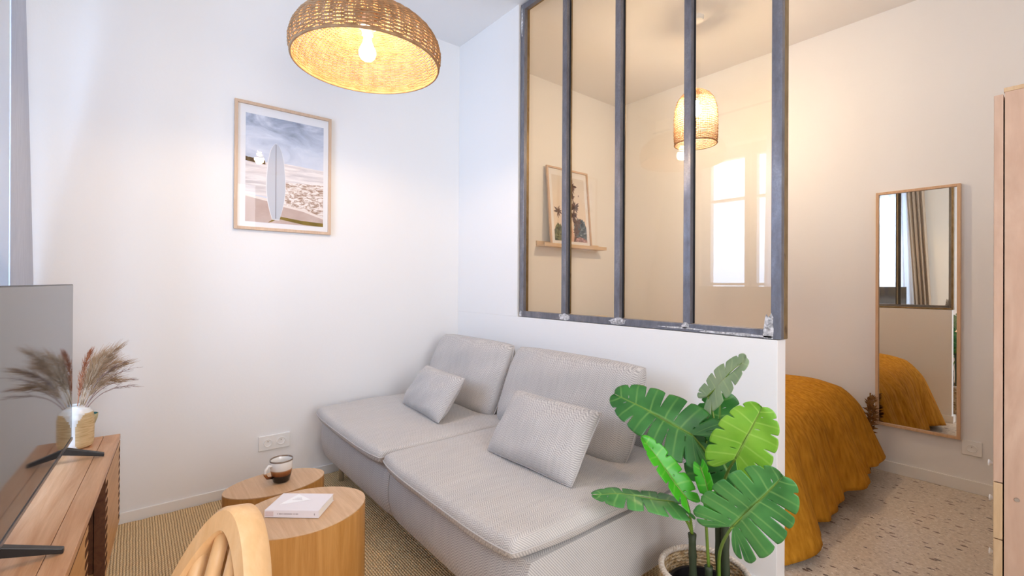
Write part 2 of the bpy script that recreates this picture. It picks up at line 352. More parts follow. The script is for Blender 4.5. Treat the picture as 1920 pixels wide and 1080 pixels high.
# interior glazed partition
w2 = bpy.data.objects.new('window_2', None); COL.objects.link(w2); w2['kind'] = 'structure'
w2['label'] = 'raw steel framed interior glass screen standing on the half wall'
ft, fb, fl, fr_ = ZC-.012, .987, -2.262, -.722
yg = YP+.045
def bar(mb, x0, x1, z0, z1, horiz=False):
    mb.box(x0, x1, YP+.008, YP+.034, z0, z1)
fm = MB(); bar(fm, fl, fl+.034, fb, ft); bar(fm, fr_-.038, fr_, fb, ft); bar(fm, fl+.034, fr_-.038, fb, fb+.036); bar(fm, fl+.034, fr_-.038, ft-.036, ft)
fm.box(fl, fl+.016, YP+.034, YP+.07, fb, ft, 1).box(fr_-.016, fr_, YP+.034, YP+.07, fb, ft, 1).box(fl+.016, fr_-.016, YP+.034, YP+.07, fb, fb+.014, 1).box(fl+.016, fr_-.016, YP+.034, YP+.07, ft-.014, ft, 1)
fmo = fm.build('frame', [M['steel'], M['steel_bed']], w2, bevel=.0025)
mx = [-1.872, -1.494, -1.110]
for x in mx:
    mb = MB(); bar(mb, x-.018, x+.016, fb+.036, ft-.036); mb.box(x-.003, x+.003, YP+.034, YP+.07, fb+.036, ft-.036, 1)
    mb.box(x-.018, x+.022, YP+.034, YP+.0395, fb+.036, ft-.036, 2)  # black strip put in for the dark gap behind the bar
    mb.build('mullion', [M['steel'], M['steel_bed'], M['dark_gap']], w2, bevel=.0015)
xs = [fl+.010]+mx+[fr_-.010]
for a, b_ in zip(xs[:-1], xs[1:]):
    MB().box(a+.005, b_-.005, yg-.003, yg+.003, fb+.014, ft-.014).build('glass_pane', M['glass'], w2)
rw = random.Random(3)
for (x, z, w_, h_) in ((fl+.012, fb+.016, .035, .05), (mx[0]+.005, fb+.02, .10, .045), (mx[1]+.005, fb+.02, .12, .045), (mx[2]-.005, fb+.026, .04, .03), (fr_-.045, fb+.04, .05, .13), (fr_-.2, fb+.008, .36, .014), (fr_-.42, fb+.014, .25, .010), (fl+.012, ft-.11, .02, .22)):
    pts = []
    for k in range(16):
        a = 2*PI*k/16; q = .62+.38*rw.random(); pts.append((x+math.cos(a)*w_*.5*q, z+math.sin(a)*h_*.5*q))
    pts = [(max(fl+.001, min(fr_-.001, p)), max(fb+.001, q)) for p, q in pts]
    MB().prism([(p, -q) for p, q in pts], 0, .0015, mat=Matrix.Translation((0, YP+.0078, 0)) @ Matrix.Rotation(PI/2, 4, 'X') @ Matrix.Scale(-1, 4, (0, 1, 0))).build('weld_smear', M['weld'], fmo)

# ------------------------------------------------------------------ curtains
def curtain(name, label, mat, y0, z0, z1, xl, xr, folds, amp, seed=0, thick=.004):
    r = random.Random(seed); nx, nz = 140, 40; mb = MB(); vs = []
    ph = [r.uniform(0, 6) for _ in range(4)]
    for j in range(nz+1):
        t_ = j/nz; z = z0+(z1-z0)*t_; a, b2 = xl(z), xr(z)
        for i in range(nx+1):
            s = i/nx
            y = y0+amp*(math.sin(2*PI*folds*s+ph[0]+.6*math.sin(3*t_+ph[1]))+.35*math.sin(2*PI*folds*2.3*s+ph[2]+t_*2))*(.75+.25*math.cos(PI*t_+ph[3]))
            vs.append((a+(b2-a)*s, y, z))
    fs = [(j*(nx+1)+i, j*(nx+1)+i+1, (j+1)*(nx+1)+i+1, (j+1)*(nx+1)+i) for j in range(nz) for i in range(nx)]
    o = mb.add(vs, fs).build(name, mat, smooth=True, solid=thick); return tag(o, label, 'curtain')
def lerp(z, pts):
    for (za, a), (zb, b2) in zip(pts[:-1], pts[1:]):
        if z <= zb: return a+(b2-a)*max(0, (z-za))/(zb-za)
    return pts[-1][1]
curtain('curtain', 'smooth blue-grey heavy curtain hanging in the corner behind the television', M['curtain'], -.352, .03, 2.80,
        lambda z: lerp(z, [(0, -2.945), (1.2, -2.915), (2.3, -2.68), (2.8, -2.66)]), lambda z: lerp(z, [(0, -2.50), (1.2, -2.44), (2.8, -2.40)]), 1.0, .006, 2)
curtain('curtain', 'taupe linen curtain at the right side of the window, seen in the mirror', M['curtain2'], -.465, .03, 2.80,
        lambda z: lerp(z, [(0, -1.38), (1, -1.42), (2.4, -1.50), (2.8, -1.50)]), lambda z: lerp(z, [(0, -1.20), (1, -1.25), (2.4, -1.32), (2.8, -1.33)]), 4, .030, 5)
curtain('sheer_curtain', 'white sheer curtain beside the taupe curtain, seen in the mirror', M['sheer'], -.50, .03, 2.80,
        lambda z: lerp(z, [(0, -1.80), (1, -1.80), (2.8, -1.78)]), lambda z: lerp(z, [(0, -1.42), (1, -1.44), (2.8, -1.50)]), 5, .016, 8, .001)
rod = thing('curtain_rod', 'slim dark curtain rod above the window', 'curtain rod', (-2.0, -.46, 2.815))
MB().tube([(-.93, 0, 0), (.93, 0, 0)], .010, 12).build('rod', M['black'], rod, smooth=True)
for x in (-.85, .85): MB().tube([(x, 0, 0), (x, -.098, 0)], .006, 8).build('bracket', M['black'], rod)

# ------------------------------------------------------------------ rug
rug = MB(); nx, ny = 60, 40; rx0, rx1, ry0, ry1 = -2.955, -.93, -.42, 1.865
pl = []
for i in range(240):
    s = i/60; k = int(s); q = s-k; w_ = .004*math.sin(i*2.1)
    pl.append([(rx0+(rx1-rx0)*q, ry0+w_), (rx1+w_, ry0+(ry1-ry0)*q), (rx1-(rx1-rx0)*q, ry1+w_), (rx0+w_, ry1-(ry1-ry0)*q)][k])
rug.prism(pl, .0005, .011)
tag(rug.build('rug', M['jute']), 'braided natural jute rug covering the living room floor', 'rug')

# ------------------------------------------------------------------ cushions
def cushion_mb(w, d, h, n=8, puff=.5, corner=.06, ns=34, seed=0, wr=.004, belly=.0):
    """pillow lying in XY, thickness along Z"""
    mb = MB(); r = random.Random(seed); ph = [r.uniform(0, 6) for _ in range(6)]
    def prof(s, t_): return max(0., (1-abs(s)**n)*(1-abs(t_)**n))**puff
    vs = []
    for side in (1, -1):
        for j in range(ns+1):
            for i in range(ns+1):
                s = -math.cos(PI*i/ns); t_ = -math.cos(PI*j/ns)
                s = .55*s+.45*(-1+2*i/ns); t_ = .55*t_+.45*(-1+2*j/ns)
                e = 1-corner*(abs(t_)**4)*(abs(s)**3); e2 = 1-corner*(abs(s)**4)*(abs(t_)**3)
                inx = 1-belly*(1-abs(t_)**2)*abs(s)**2; iny = 1-belly*(1-abs(s)**2)*abs(t_)**2
                p = prof(s, t_); wob = wr*(math.sin(5*s+ph[0]+2*t_)+math.sin(7*t_+ph[1]-3*s)+.6*math.sin(11*s-8*t_+ph[2]))*p
                vs.append((w/2*s*e*inx, d/2*t_*e2*iny, side*h/2*p+wob))
    N_ = ns+1; fs = []
    for k in (0, 1):
        for j in range(ns):
            for i in range(ns): a = k*N_*N_+j*N_+i; fs.append((a, a+1, a+1+N_, a+N_))
    mb.add(vs, fs); return mb
def piping_pts(w, d, corner, n=200, belly=0):
    out = []
    for i in range(n):
        q = 4*i/n; k = int(q); u = -1+2*(q-k)
        s, t_ = [(u, -1), (1, u), (-u, 1), (-1, -u)][k]
        inx = 1-belly*(1-abs(t_)**2)*abs(s)**2; iny = 1-belly*(1-abs(s)**2)*abs(t_)**2
        out.append((w/2*s*(1-corner*abs(t_)**4*abs(s)**3)*inx, d/2*t_*(1-corner*abs(s)**4*abs(t_)**3)*iny, 0))
    return out
def place(o, org, ax, ay, az):
    o.matrix_world = Matrix(((ax[0], ay[0], az[0], org[0]), (ax[1], ay[1], az[1], org[1]), (ax[2], ay[2], az[2], org[2]), (0, 0, 0, 1)))

# ------------------------------------------------------------------ sofa
sofa = thing('sofa', 'long armless grey herringbone sofa against the half wall', 'sofa', (-1.92, 1.36, 0))
def sx_(x): return x+1.92
def sy_(y): return y-1.36
for x0, x1 in ((-2.86, -1.915), (-1.911, -1.0)):
    mb = MB(); prof = []
    # front profile in (y,z): sloping base, rounded lower edge
    sec = [(.875, .395), (.858, .36), (.850, .30), (.852, .24), (.866, .185), (.895, .150), (.95, .14), (1.70, .14), (1.76, .16), (1.79, .20), (1.79, .40)]
    n = len(sec); lx = []
    xs_ = [0, .012, .04, .09]+[.09+(x1-x0-.18)*k/8 for k in range(1, 8)]+[x1-x0-.09, x1-x0-.04, x1-x0-.012, x1-x0]
    vs = []
    for x in xs_:
        e = min(x, x1-x0-x); c = max(0, 1-e/.09)**2
        for (y, z) in sec:
            cy, cz = 1.32, .30
            k = 1-.025*c; vs.append((sx_(x0+x), sy_(cy+(y-cy)*k), cz+(z-cz)*(1-.07*c) if z < .39 else z-.002*c))
    fs = [(i*n+j, i*n+(j+1) % n, (i+1)*n+(j+1) % n, (i+1)*n+j) for i in range(len(xs_)-1) for j in range(n)]
    fs += [tuple(range(n)), tuple((len(xs_)-1)*n+j for j in range(n))]
    mb.add(vs, fs).build('base', M['sofa'], sofa, smooth=False, angle=35)
    # back frame panel
    bk = MB().box(sx_(x0+.035), sx_(x1-.04), sy_(1.795), sy_(1.872), .155, .60)
    bk.build('back_frame', M['sofa'], sofa, bevel=.02, bseg=4, angle=50)
    w, d = x1-x0+.012, 1.02
    cu = cushion_mb(w, .985, .072, n=18, puff=.26, corner=.05, ns=44, seed=int(-x0*10), wr=.0022)
    o = cu.build('seat_cushion', M['sofa_top'], sofa, smooth=True, doubles=.0005)
    o.location = (sx_((x0+x1)/2), sy_(.805+.4925), .432); o.rotation_euler = (.0, 0, 0)
    pz = MB().tube(piping_pts(w, .985, .05), .0028, 6, closed=True).build('piping', M['piping'], o, smooth=True)
for (x, y) in ((-2.80, .965), (-2.80, 1.742), (-1.95, 1.742), (-1.132, .965), (-1.132, 1.742)):
    z0 = .011
    MB().lathe([(.013, z0), (.015, z0+.004), (.0165, .145)], 20, (sx_(x), sy_(y), 0), caps=(True, True)).build('leg', M['chrome'], sofa, angle=40)
def lean(mb_o, bl, br_, tilt, depth_off, h):
    """place pillow standing on edge bl-br with height h, leaning back by tilt"""
    ax = (Vector(br_)-Vector(bl)).normalized(); nrm = Vector((ax.y, -ax.x, 0)).normalized()   # toward front
    up = Vector((0, 0, 1)); ay = (up*math.cos(tilt)-nrm*math.sin(tilt)).normalized(); az = ax.cross(ay)
    c = (Vector(bl)+Vector(br_))/2+ay*h/2
    return c, ax, ay, az
for k, (xa, xb) in enumerate(((-2.845, -2.05), (-2.03, -1.16))):
    w, h = xb-xa, .44
    o = cushion_mb(w, h, .17, n=5, puff=.55, corner=.05, seed=20+k, wr=.005).build('back_cushion', M['sofa'], sofa, smooth=True, doubles=.0005)
    MB().tube(piping_pts(w, h, .05), .003, 6, closed=True).build('piping', M['piping'], o, smooth=True)
    bpy.context.view_layer.update()
    c, ax, ay, az = lean(o, (xa, 1.535, .437), (xb, 1.535, .437), math.radians(22), 0, h)
    c = c-Vector(sofa.location); o.matrix_local = Matrix(((ax[0], ay[0], az[0], c[0]), (ax[1], ay[1], az[1], c[1]), (ax[2], ay[2], az[2], c[2]), (0, 0, 0, 1)))
def pillow(label, bl, br_, h, tilt, seed):
    w = (Vector(br_)-Vector(bl)).length
    r = bpy.data.objects.new('pillow', None); COL.objects.link(r); tag(r, label, 'pillow', 'small grey pillows on the sofa')
    c, ax, ay, az = lean(None, bl, br_, tilt, 0, h); place(r, c, ax, ay, az)
    cushion_mb(w, h, .13, n=3.2, puff=.62, corner=.04, seed=seed, wr=.004, belly=.05).build('cover', M['sofa'], r, smooth=True, doubles=.0005)
    MB().tube(piping_pts(w, h, .04, belly=.05), .0022, 6, closed=True).build('piping', M['piping'], r, smooth=True)
pillow('small grey herringbone pillow leaning on the sofa beside the left wall', (-2.60, 1.255, .470), (-2.09, 1.215, .470), .27, math.radians(36), 3)
pillow('small grey herringbone pillow on the right sofa seat nearest the plant', (-1.64, 1.185, .470), (-1.135, 1.20, .470), .30, math.radians(36), 4)

# ------------------------------------------------------------------ nest of coffee tables
def coffee_table(label, cx, cy, a, b_, h, rz=0):
    r = thing('coffee_table', label, 'coffee table', (cx, cy, .011), rz)
    def ring(k, e=1.88, n=96):
        out = []
        for i in range(n):
            t_ = 2*PI*i/n; c, s = math.cos(t_), math.sin(t_); q = (abs(c)**e+abs(s)**e)**(-1/e); out.append((a*k*c*q, b_*k*s*q))
        return out
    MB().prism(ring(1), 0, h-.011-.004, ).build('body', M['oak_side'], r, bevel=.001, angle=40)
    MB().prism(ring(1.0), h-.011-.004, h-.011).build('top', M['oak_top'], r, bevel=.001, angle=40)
coffee_table('low oval oak drum table under the mug, tucked beside the taller one', -2.151, .466, .127, .195, .35)
coffee_table('taller oval oak drum table with the white book on it', -1.614, .426, .162, .207, .45)
# mug
mug = thing('mug', 'two-tone glazed mug, white above and dark brown below, on the low oval table', 'mug', (-2.150, .487, .3505), math.radians(205))
MB().lathe([(.0, .003), (.028, .0), (.033, .004), (.040, .03), (.0445, .06), (.0465, .095), (.0455, .098), (.0435, .095), (.0415, .06), (.037, .03), (.028, .010), (0, .008)], 48).build('cup', M['mug'], mug, smooth=True)
MB().tube([(.042, 0, .078), (.058, 0, .082), (.072, 0, .070), (.074, 0, .050), (.064, 0, .034), (.041, 0, .028)], .0058, 10).build('handle', M['mug'], mug, smooth=True)
mug.rotation_euler.z = math.radians(290); mug.scale = (.97, .97, .97)
# book
A_, B_, C_ = Vector((-1.60, .318, .451)), Vector((-1.49, .450, .451)), Vector((-1.636, .540, .451))
bk = thing('book', 'white paperback book lying on the taller oval table', 'book', (-1.632, .322, .4515), math.atan2(.132, .11))
bw, bd, bh = .172, .118, .022
pg = MB(); nn = 14; vs = []
def cw(s): return .004*math.sin(s*PI*1.1)
for i in range(nn+1):
    s = i/nn; vs += [(bw*.985*s+.002, .003, .0012), (bw*.985*s+.002, bd-.003+cw(s)*.5, .0012+max(0, cw(s))*.3), (bw*.985*s+.002, .003, bh-.0012), (bw*.985*s+.002, bd-.004, bh-.0012-.000*s)]
fs = []
for i in range(nn):
    a = i*4; fs += [(a, a+1, a+5, a+4), (a+2, a+6, a+7, a+3), (a, a+4, a+6, a+2), (a+1, a+3, a+7, a+5)]
fs += [(0, 2, 3, 1), (nn*4, nn*4+1, nn*4+3, nn*4+2)]
pg.add(vs, fs).build('pages', M['paper'], bk)
cv = MB().box(0, bw, 0, bd, 0, .001).box(0, bw, -.0005, .0012, 0, bh)
vs = []; n2 = 12
for i in range(n2+1):
    s = i/n2; z = bh+.0009*math.sin(s*5)+.004*max(0, s-.6)**1.5
    vs += [(0, bd*s, bh-.0004+.0*z), (bw, bd*s, z), (0, bd*s, bh+.0006), (bw, bd*s, z+.0009)]
fs = []
for i in range(n2):
    a = i*4; fs += [(a, a+4, a+5, a+1), (a+2, a+3, a+7, a+6), (a, a+2, a+6, a+4), (a+1, a+5, a+7, a+3)]
fs += [(0, 1, 3, 2), (n2*4, n2*4+2, n2*4+3, n2*4+1)]
cvo = cv.add(vs, fs).build('cover', M['cover'], bk)
def ontop(x, y): s = y/bd; return bh+.0006+(.0009*math.sin(s*5)+.004*max(0, s-.6)**1.5+.0003)*(x/bw)+.0006
tri_ = [(.028, .035), (.115, .072), (.055, .112)]
MB().add([(x, y, ontop(x, y)) for x, y in tri_], [(0, 1, 2)]).build('cover_triangle', M['cover_mark'], cvo)
lt = MB(); rr = random.Random(5)
for k in range(3):
    x = .055+.004*k
    while x < .085-k*.003:
        w_ = rr.uniform(.002, .005); y = .068+k*.007; z = ontop(x, y)+.0004; lt.add([(x, y, z), (x+w_, y+.001, z), (x+w_, y+.003, z), (x, y+.002, z)], [(0, 1, 2, 3)]); x += w_+.0012
lt.build('cover_lettering', M['ink'], cvo)
MB().box(.002, .028, -.0009, -.0006, .003, bh-.003).build('spine_block', M['spine_mark'], cvo); sp = MB()
x = .040
while x < .105:
    w_ = rr.uniform(.0012, .0030); sp.box(x, x+w_, -.0009, -.0006, .0095, .0135, 0); x += w_+(.0008 if rr.random() > .2 else .003)
sp.box(.157, .160, -.0009, -.0006, .008, .014, 0)
sp.build('spine_lettering', [M['ink'], M['spine_mark']], cvo)

# ------------------------------------------------------------------ rattan pendant lamps
LP = Vector((-1.873, .740, 2.101))
lamp = thing('pendant_lamp', 'wide woven rattan dome pendant lamp glowing above the coffee tables', 'pendant lamp', LP)
prof = [(.289, .0), (.296, .025), (.297, .055), (.288, .090), (.270, .120), (.240, .148), (.20, .170), (.15, .187), (.10, .197), (.055, .203)]
def pr(t_):
    q = t_*(len(prof)-1); i = min(len(prof)-2, int(q)); f_ = q-i; f2 = f_
    return prof[i][0]*(1-f2)+prof[i+1][0]*f2, prof[i][1]*(1-f2)+prof[i+1][1]*f2
arc = [0]; P_ = [pr(i/400) for i in range(401)]
for i in range(400): arc.append(arc[-1]+math.dist(P_[i], P_[i+1]))
def at_arc(s):
    i = min(399, max(0, next((k for k in range(400) if arc[k+1] >= s), 399))); f_ = (s-arc[i])/(arc[i+1]-arc[i]); return P_[i][0]*(1-f_)+P_[i+1][0]*f_, P_[i][1]*(1-f_)+P_[i+1][1]*f_
sh = MB(); NR = 58; ribs = 44
for k in range(NR):
    r0, z0 = at_arc(arc[-1]*(k+.5)/NR); npt = 176; pts = []
    nb = ribs if r0 > .16 else ribs//2
    for i in range(npt):
        a = 2*PI*i/npt; o_ = .0026*math.cos(nb*a/2*1.0+PI*(k % 2)); pts.append(((r0+o_)*math.cos(a), (r0+o_)*math.sin(a), z0+o_*.3))
    sh.tube(pts, .0027, 5, closed=True)
sh.build('shade', M['wicker_out'], lamp, smooth=True)
rb = MB()
for k in range(ribs*2):
    a = 2*PI*(k+.5)/(ribs*2); rb.tube([(P_[i][0]*math.cos(a), P_[i][0]*math.sin(a), P_[i][1]) for i in range(0, 401 if k % 2 == 0 else 300, 20)], .0016, 4)
rb.build('ribs', M['wicker_out'], lamp)
MB().tube([(.290*math.cos(2*PI*i/96), .290*math.sin(2*PI*i/96), -.002) for i in range(96)], .0055, 8, closed=True).build('rim', M['wicker_out'], lamp, smooth=True)
MB().lathe([(.05, .20), (.052, .215), (.045, .235), (.04, .26), (.015, .262)], 32).build('cap', M['wicker_out'], lamp, smooth=True)
MB().lathe([(.0, .20), (.022, .20), (.024, .165), (.034, .160), (.034, .148), (.026, .146), (.022, .118), (.0, .118)], 32).build('socket', M['plastic'], lamp, angle=40)
bp = [(0, -.034)]+[(.034*math.sin(PI*i/14), -.034*math.cos(PI*i/14)) for i in range(1, 10)]+[(.017, .045), (.014, .068), (.0, .07)]
MB().lathe([(r, z+.045) for r, z in bp], 28).build('bulb', M['bulb'], lamp, smooth=True)
MB().tube([(0, 0, .262), (0, 0, ZC-LP.z-.02)], .003, 8).build('cord', M['plastic'], lamp)
MB().lathe([(.0, ZC-LP.z-.028), (.045, ZC-LP.z-.026), (.05, ZC-LP.z-.0005), (0, ZC-LP.z-.0005)], 32).build('ceiling_rose', M['plastic'], lamp, angle=40)

L2 = Vector((-1.635, 2.892, 2.13))
lp2 = thing('pendant_lamp', 'small bell-shaped pale rattan pendant lamp behind the glass screen', 'pendant lamp', L2)
prof2 = [(.132, 0), (.136, .04), (.137, .10), (.136, .18), (.130, .24), (.115, .29), (.09, .325), (.055, .35), (.03, .36)]
sh = MB(); npt = 60
for k in range(46):
    q = k/45*(len(prof2)-1); i = min(len(prof2)-2, int(q)); f_ = q-i; r0 = prof2[i][0]*(1-f_)+prof2[i+1][0]*f_; z0 = prof2[i][1]*(1-f_)+prof2[i+1][1]*f_
    sh.tube([((r0+.002*math.cos(15*2*PI*j/npt+PI*(k % 2)))*math.cos(2*PI*j/npt), (r0+.002*math.cos(15*2*PI*j/npt+PI*(k % 2)))*math.sin(2*PI*j/npt), z0) for j in range(npt)], .0019, 4, closed=True)
for k in range(60):
    a = 2*PI*k/60; sh.tube([(r*math.cos(a), r*math.sin(a), z) for r, z in prof2], .0014, 4)
sh.build('shade', M['rattan2'], lp2)
MB().tube([(.133*math.cos(2*PI*i/64), .133*math.sin(2*PI*i/64), 0) for i in range(64)], .004, 6, closed=True).build('rim', M['rattan2'], lp2, smooth=True)
MB().lathe([(.0, .36), (.02, .36), (.022, .31), (.018, .285), (0, .285)], 24).build('socket', M['plastic'], lp2, angle=40)
MB().lathe([(r, z+.22) for r, z in bp], 24).build('bulb', M['bulb2'], lp2, smooth=True)
MB().tube([(0, 0, .36), (0, 0, ZC-L2.z-.02)], .0025, 8).build('cord', M['plastic'], lp2)
MB().lathe([(.0, ZC-L2.z-.03), (.045, ZC-L2.z-.028), (.05, ZC-L2.z-.0005), (0, ZC-L2.z-.0005)], 32).build('ceiling_rose', M['plastic'], lp2, angle=40)

# ------------------------------------------------------------------ framed prints (local: X width, Z height, front toward -Y)
def pmat(name, stops, sc=(3, 3, 3), scale=1, dist=.5, zmix=None, rough=.6):
    m = new_mat(name, rough, spec=.2); t = NT(m); n = t.noise(t.coord(sc), scale, 5, .6, dist); c = t.ramp(n, stops)
    if zmix:
        cc = t.n('ShaderNodeTexCoord'); sx = t.n('ShaderNodeSeparateXYZ'); t.l(cc.outputs['Object'], sx.inputs[0])
        mr = t.n('ShaderNodeMapRange'); t.l(sx.outputs[2], mr.inputs[0]); mr.inputs[1].default_value = zmix[0]; mr.inputs[2].default_value = zmix[1]
        c = t.mix(mr.outputs[0], c, zmix[2]) if len(zmix) == 3 else t.mix(mr.outputs[0], c, t.ramp(n, zmix[3]))
    t.col(c); return m
def picture(label, name, w, h, fw, px0, px1, pz0, pz1, prints, details):
    r = thing(name, label, 'picture'); d = .018
    MB().box(0, fw, -d, 0, 0, h).box(w-fw, w, -d, 0, 0, h).box(fw, w-fw, -d, 0, 0, fw).box(fw, w-fw, -d, 0, h-fw, h).build('frame', M['frame_oak'], r, bevel=.001)
    MB().box(fw, w-fw, -.006, -.002, fw, h-fw).build('mount_board', M['mountb'], r)
    pr_ = bpy.data.objects.new('print', None)
    x0, x1, z0, z1 = px0*w, px1*w, pz0*h, pz1*h
    mb = MB(); mats = [prints[0]]; 
    mb.add([(x0, -.0065, z0), (x1, -.0065, z0), (x1, -.0065, z1), (x0, -.0065, z1)], [(0, 1, 2, 3)])
    for k, (mt, polys) in enumerate(details):
        if mt not in mats: mats.append(mt)
        mi = mats.index(mt)
        for p in polys:
            p = [(min(1, max(0, a)), min(1, max(0, b2))) for a, b2 in p]
            mb.add([(x0+(x1-x0)*a, -.0065-.00012*(k+1), z1-(z1-z0)*b2) for a, b2 in p], [tuple(range(len(p)))], mi)
    mb.build('print', mats, r)
    MB().add([(fw, -.012, fw), (w-fw, -.012, fw), (w-fw, -.012, h-fw), (fw, -.012, h-fw)], [(0, 1, 2, 3)]).build('glazing', M['acrylic'], r)
    return r
M['mountb'] = new_mat('mount_board', .8, (.84, .84, .86))
sky = pmat('print_sky', [(.30, (.74, .77, .86)), (.5, (.62, .67, .78)), (.75, (.42, .47, .58))], (3, 1, 6), 1.6, 1.0, (.50, .66, None, [(.3, (.70, .74, .84)), (.48, (.36, .41, .53)), (.7, (.10, .12, .18))]))
foam = pmat('print_surf', [(.38, (.33, .21, .15)), (.48, (.60, .49, .43)), (.56, (.86, .80, .78))], (6, 1, 14), 4.5, 1.4)
foam2 = pmat('print_far_sea', [(.35, (.60, .56, .58)), (.6, (.84, .80, .80)), (.8, (.9, .87, .86))], (2, 1, 24), 2.5, .6)
sand = pmat('print_sand', [(.3, (.46, .34, .30)), (.7, (.62, .50, .46))], (4, 1, 4), 2)
wash = new_mat('print_wash', .6, (.80, .72, .68)); head = pmat('print_headland', [(.3, (.05, .035, .02)), (.7, (.16, .11, .05))], (8, 1, 8), 8)
board = new_mat('print_board', .6, (.52, .55, .62)); board2 = new_mat('print_board_edge', .6, (.80, .80, .83)); dkl = new_mat('print_line', .6, (.10, .09, .10))
shd = pmat('print_cast_shape', [(.3, (.16, .11, .015)), (.7, (.26, .18, .03))], (6, 1, 6), 3)
TBW = [(0, 0), (.012, .022), (.04, .042), (.1, .072), (.25, .105), (.45, .122), (.6, .125), (.75, .110), (.88, .080), (1, .045)]
def ell_board(cx, k, n=60):
    out = []
    for i in range(n):
        a = 2*PI*i/n; y = .605-.365*math.cos(a)*(1 if k == 1 else .985); t_ = (y-.24)/.73
        w_ = k*lerp(max(0, min(1, t_)), TBW)
        out.append((cx+(1 if math.sin(a) > 0 else -1)*w_-.02*(t_-.5)*0, y))
    return out
hl = [(0, .40)]+[(x/60, .400+.0015*(x % 3)+.0020*x/2) for x in range(0, 15)]+[(.24, .455), (.12, .450), (0, .440)]
p1 = picture('oak-framed beach print of an upright surfboard, hung on the left wall', 'framed_print', .522, .720, .0165, .106, .915, .064, .912, [sky],
    [(foam2, [[(0, .445), (.5, .42), (1, .437), (1, .62), (0, .62)]]), (foam, [[(.45, .60), (1, .585), (1, .90), (.62, .84), (.4, .80)], ]), (foam2, [[(0, .58), (.3, .57), (.3, .76), (0, .74)]]),
     (head, [hl]), (sand, [[(0, .76), (.18, .775), (.30, .80), (.45, .83), (.72, .86), (1, .925), (1, 1), (0, 1)]]), (wash, [[(0, .745), (.3, .775), (.46, .815), (.75, .845), (1, .905), (1, .925), (.72, .865), (.45, .835), (.28, .80), (0, .765)]]),
     (shd, [[(.35, .945), (.40, .93), (.70, .955), (1, .965), (1, 1), (.75, .995), (.52, .97), (.40, .955), (.33, .985), (.27, 1), (.33, .965)]]),
     (board2, [ell_board(.37, 1)]), (board, [ell_board(.372, .93)]), (dkl, [[(.366, .25), (.372, .25), (.376, .955), (.368, .955)]])])
p1.matrix_world = Matrix.Translation((XL+.004, .4185, 1.4903)) @ Matrix.Rotation(PI/2, 4, 'Z')
pal = pmat('print_dusk_sky', [(.3, (.80, .68, .56)), (.7, (.86, .76, .66))], (2, 1, 2), 1, .2, (.30, .62, (.74, .70, .66)))
palm = pmat('print_palm', [(.3, (.07, .035, .025)), (.7, (.22, .12, .09))], (8, 1, 8), 5); bush = pmat('print_bush', [(.4, (.02, .04, .06)), (.55, (.10, .15, .19)), (.68, (.32, .38, .40))], (10, 1, 10), 3)
bushg = pmat('print_green_bush', [(.4, (.03, .05, .02)), (.6, (.20, .22, .10))], (10, 1, 10), 3); road = new_mat('print_road', .6, (.72, .46, .34)); flow = pmat('print_flowers', [(.4, (.20, .10, .10)), (.6, (.62, .38, .36))], (12, 1, 12), 4)
rp = random.Random(11)
def frond(cx, cy, r, n=15):
    out = []
    for i in range(n):
        a = 2*PI*i/n+rp.uniform(-.2, .2); q = r*rp.uniform(.7, 1.1); dx, dy = math.cos(a)*q, math.sin(a)*q*.72
        out.append([(cx-dy*.10, cy+dx*.10), (cx+dx*.6-dy*.13, cy+dy*.6+dx*.12), (cx+dx, cy+dy), (cx+dx*.6+dy*.13, cy+dy*.6-dx*.12), (cx+dy*.10, cy-dx*.10)])
    return out
def blob(x0, x1, yt, n=14, base=1.0):
    return [[(x0, base)]+[(x0+(x1-x0)*i/n, yt+.05*abs(math.sin(i*1.3))+.02*rp.random()+.12*abs(2*i/n-1)**3) for i in range(n+1)]+[(x1, base)]]
trunk = lambda x, y, x2, y2, w_: [(x-w_, y), (x+w_, y), (x2+w_, y2), (x2-w_, y2)]
p2 = picture('oak-framed palm tree print leaning on the wall ledge behind the glass screen', 'framed_print', .522, .700, .0165, .11, .90, .065, .90, [pal],
    [(road, [[(.25, 1), (.40, .74), (.52, .72), (.62, 1)]]), (bushg, blob(.0, .27, .70)), (bush, blob(.60, 1.0, .60)), (bush, blob(.30, .52, .72, 10, .84)),
     (palm, [trunk(.14, .66, .15, .56, .006)]+frond(.14, .55, .13, 10)+[trunk(.66, .95, .60, .15, .012)]+frond(.59, .14, .17)+frond(.56, .30, .13)+frond(.66, .46, .16)+frond(.62, .60, .13)+frond(.70, .70, .17)+frond(.68, .84, .12)+frond(.80, .27, .035, 6)+[trunk(.60, 1, .70, .70, .03)]),
     (flow, [[(.62, 1), (.66, .94), (.78, .92), (.92, .94), (1, .97), (1, 1)]])])
tl = math.radians(5.2)
p2.matrix_world = Matrix.Translation((-2.885, 2.755, 1.527)) @ Matrix.Rotation(PI/2, 4, 'Z') @ Matrix.Rotation(-tl, 4, 'X')
lg = thing('picture_ledge', 'pale oak picture ledge on the bedroom wall', 'wall shelf', (XL, 2.67, 1.515))
MB().box(0, .015, 0, .80, 0, .05).build('back_rail', M['ledge_oak'], lg, bevel=.001)
MB().box(.015, .115, 0, .80, 0, .012).build('shelf', M['ledge_oak'], lg, bevel=.001)
MB().box(.103, .115, 0, .80, .012, .030).build('front_lip', M['ledge_oak'], lg, bevel=.001)

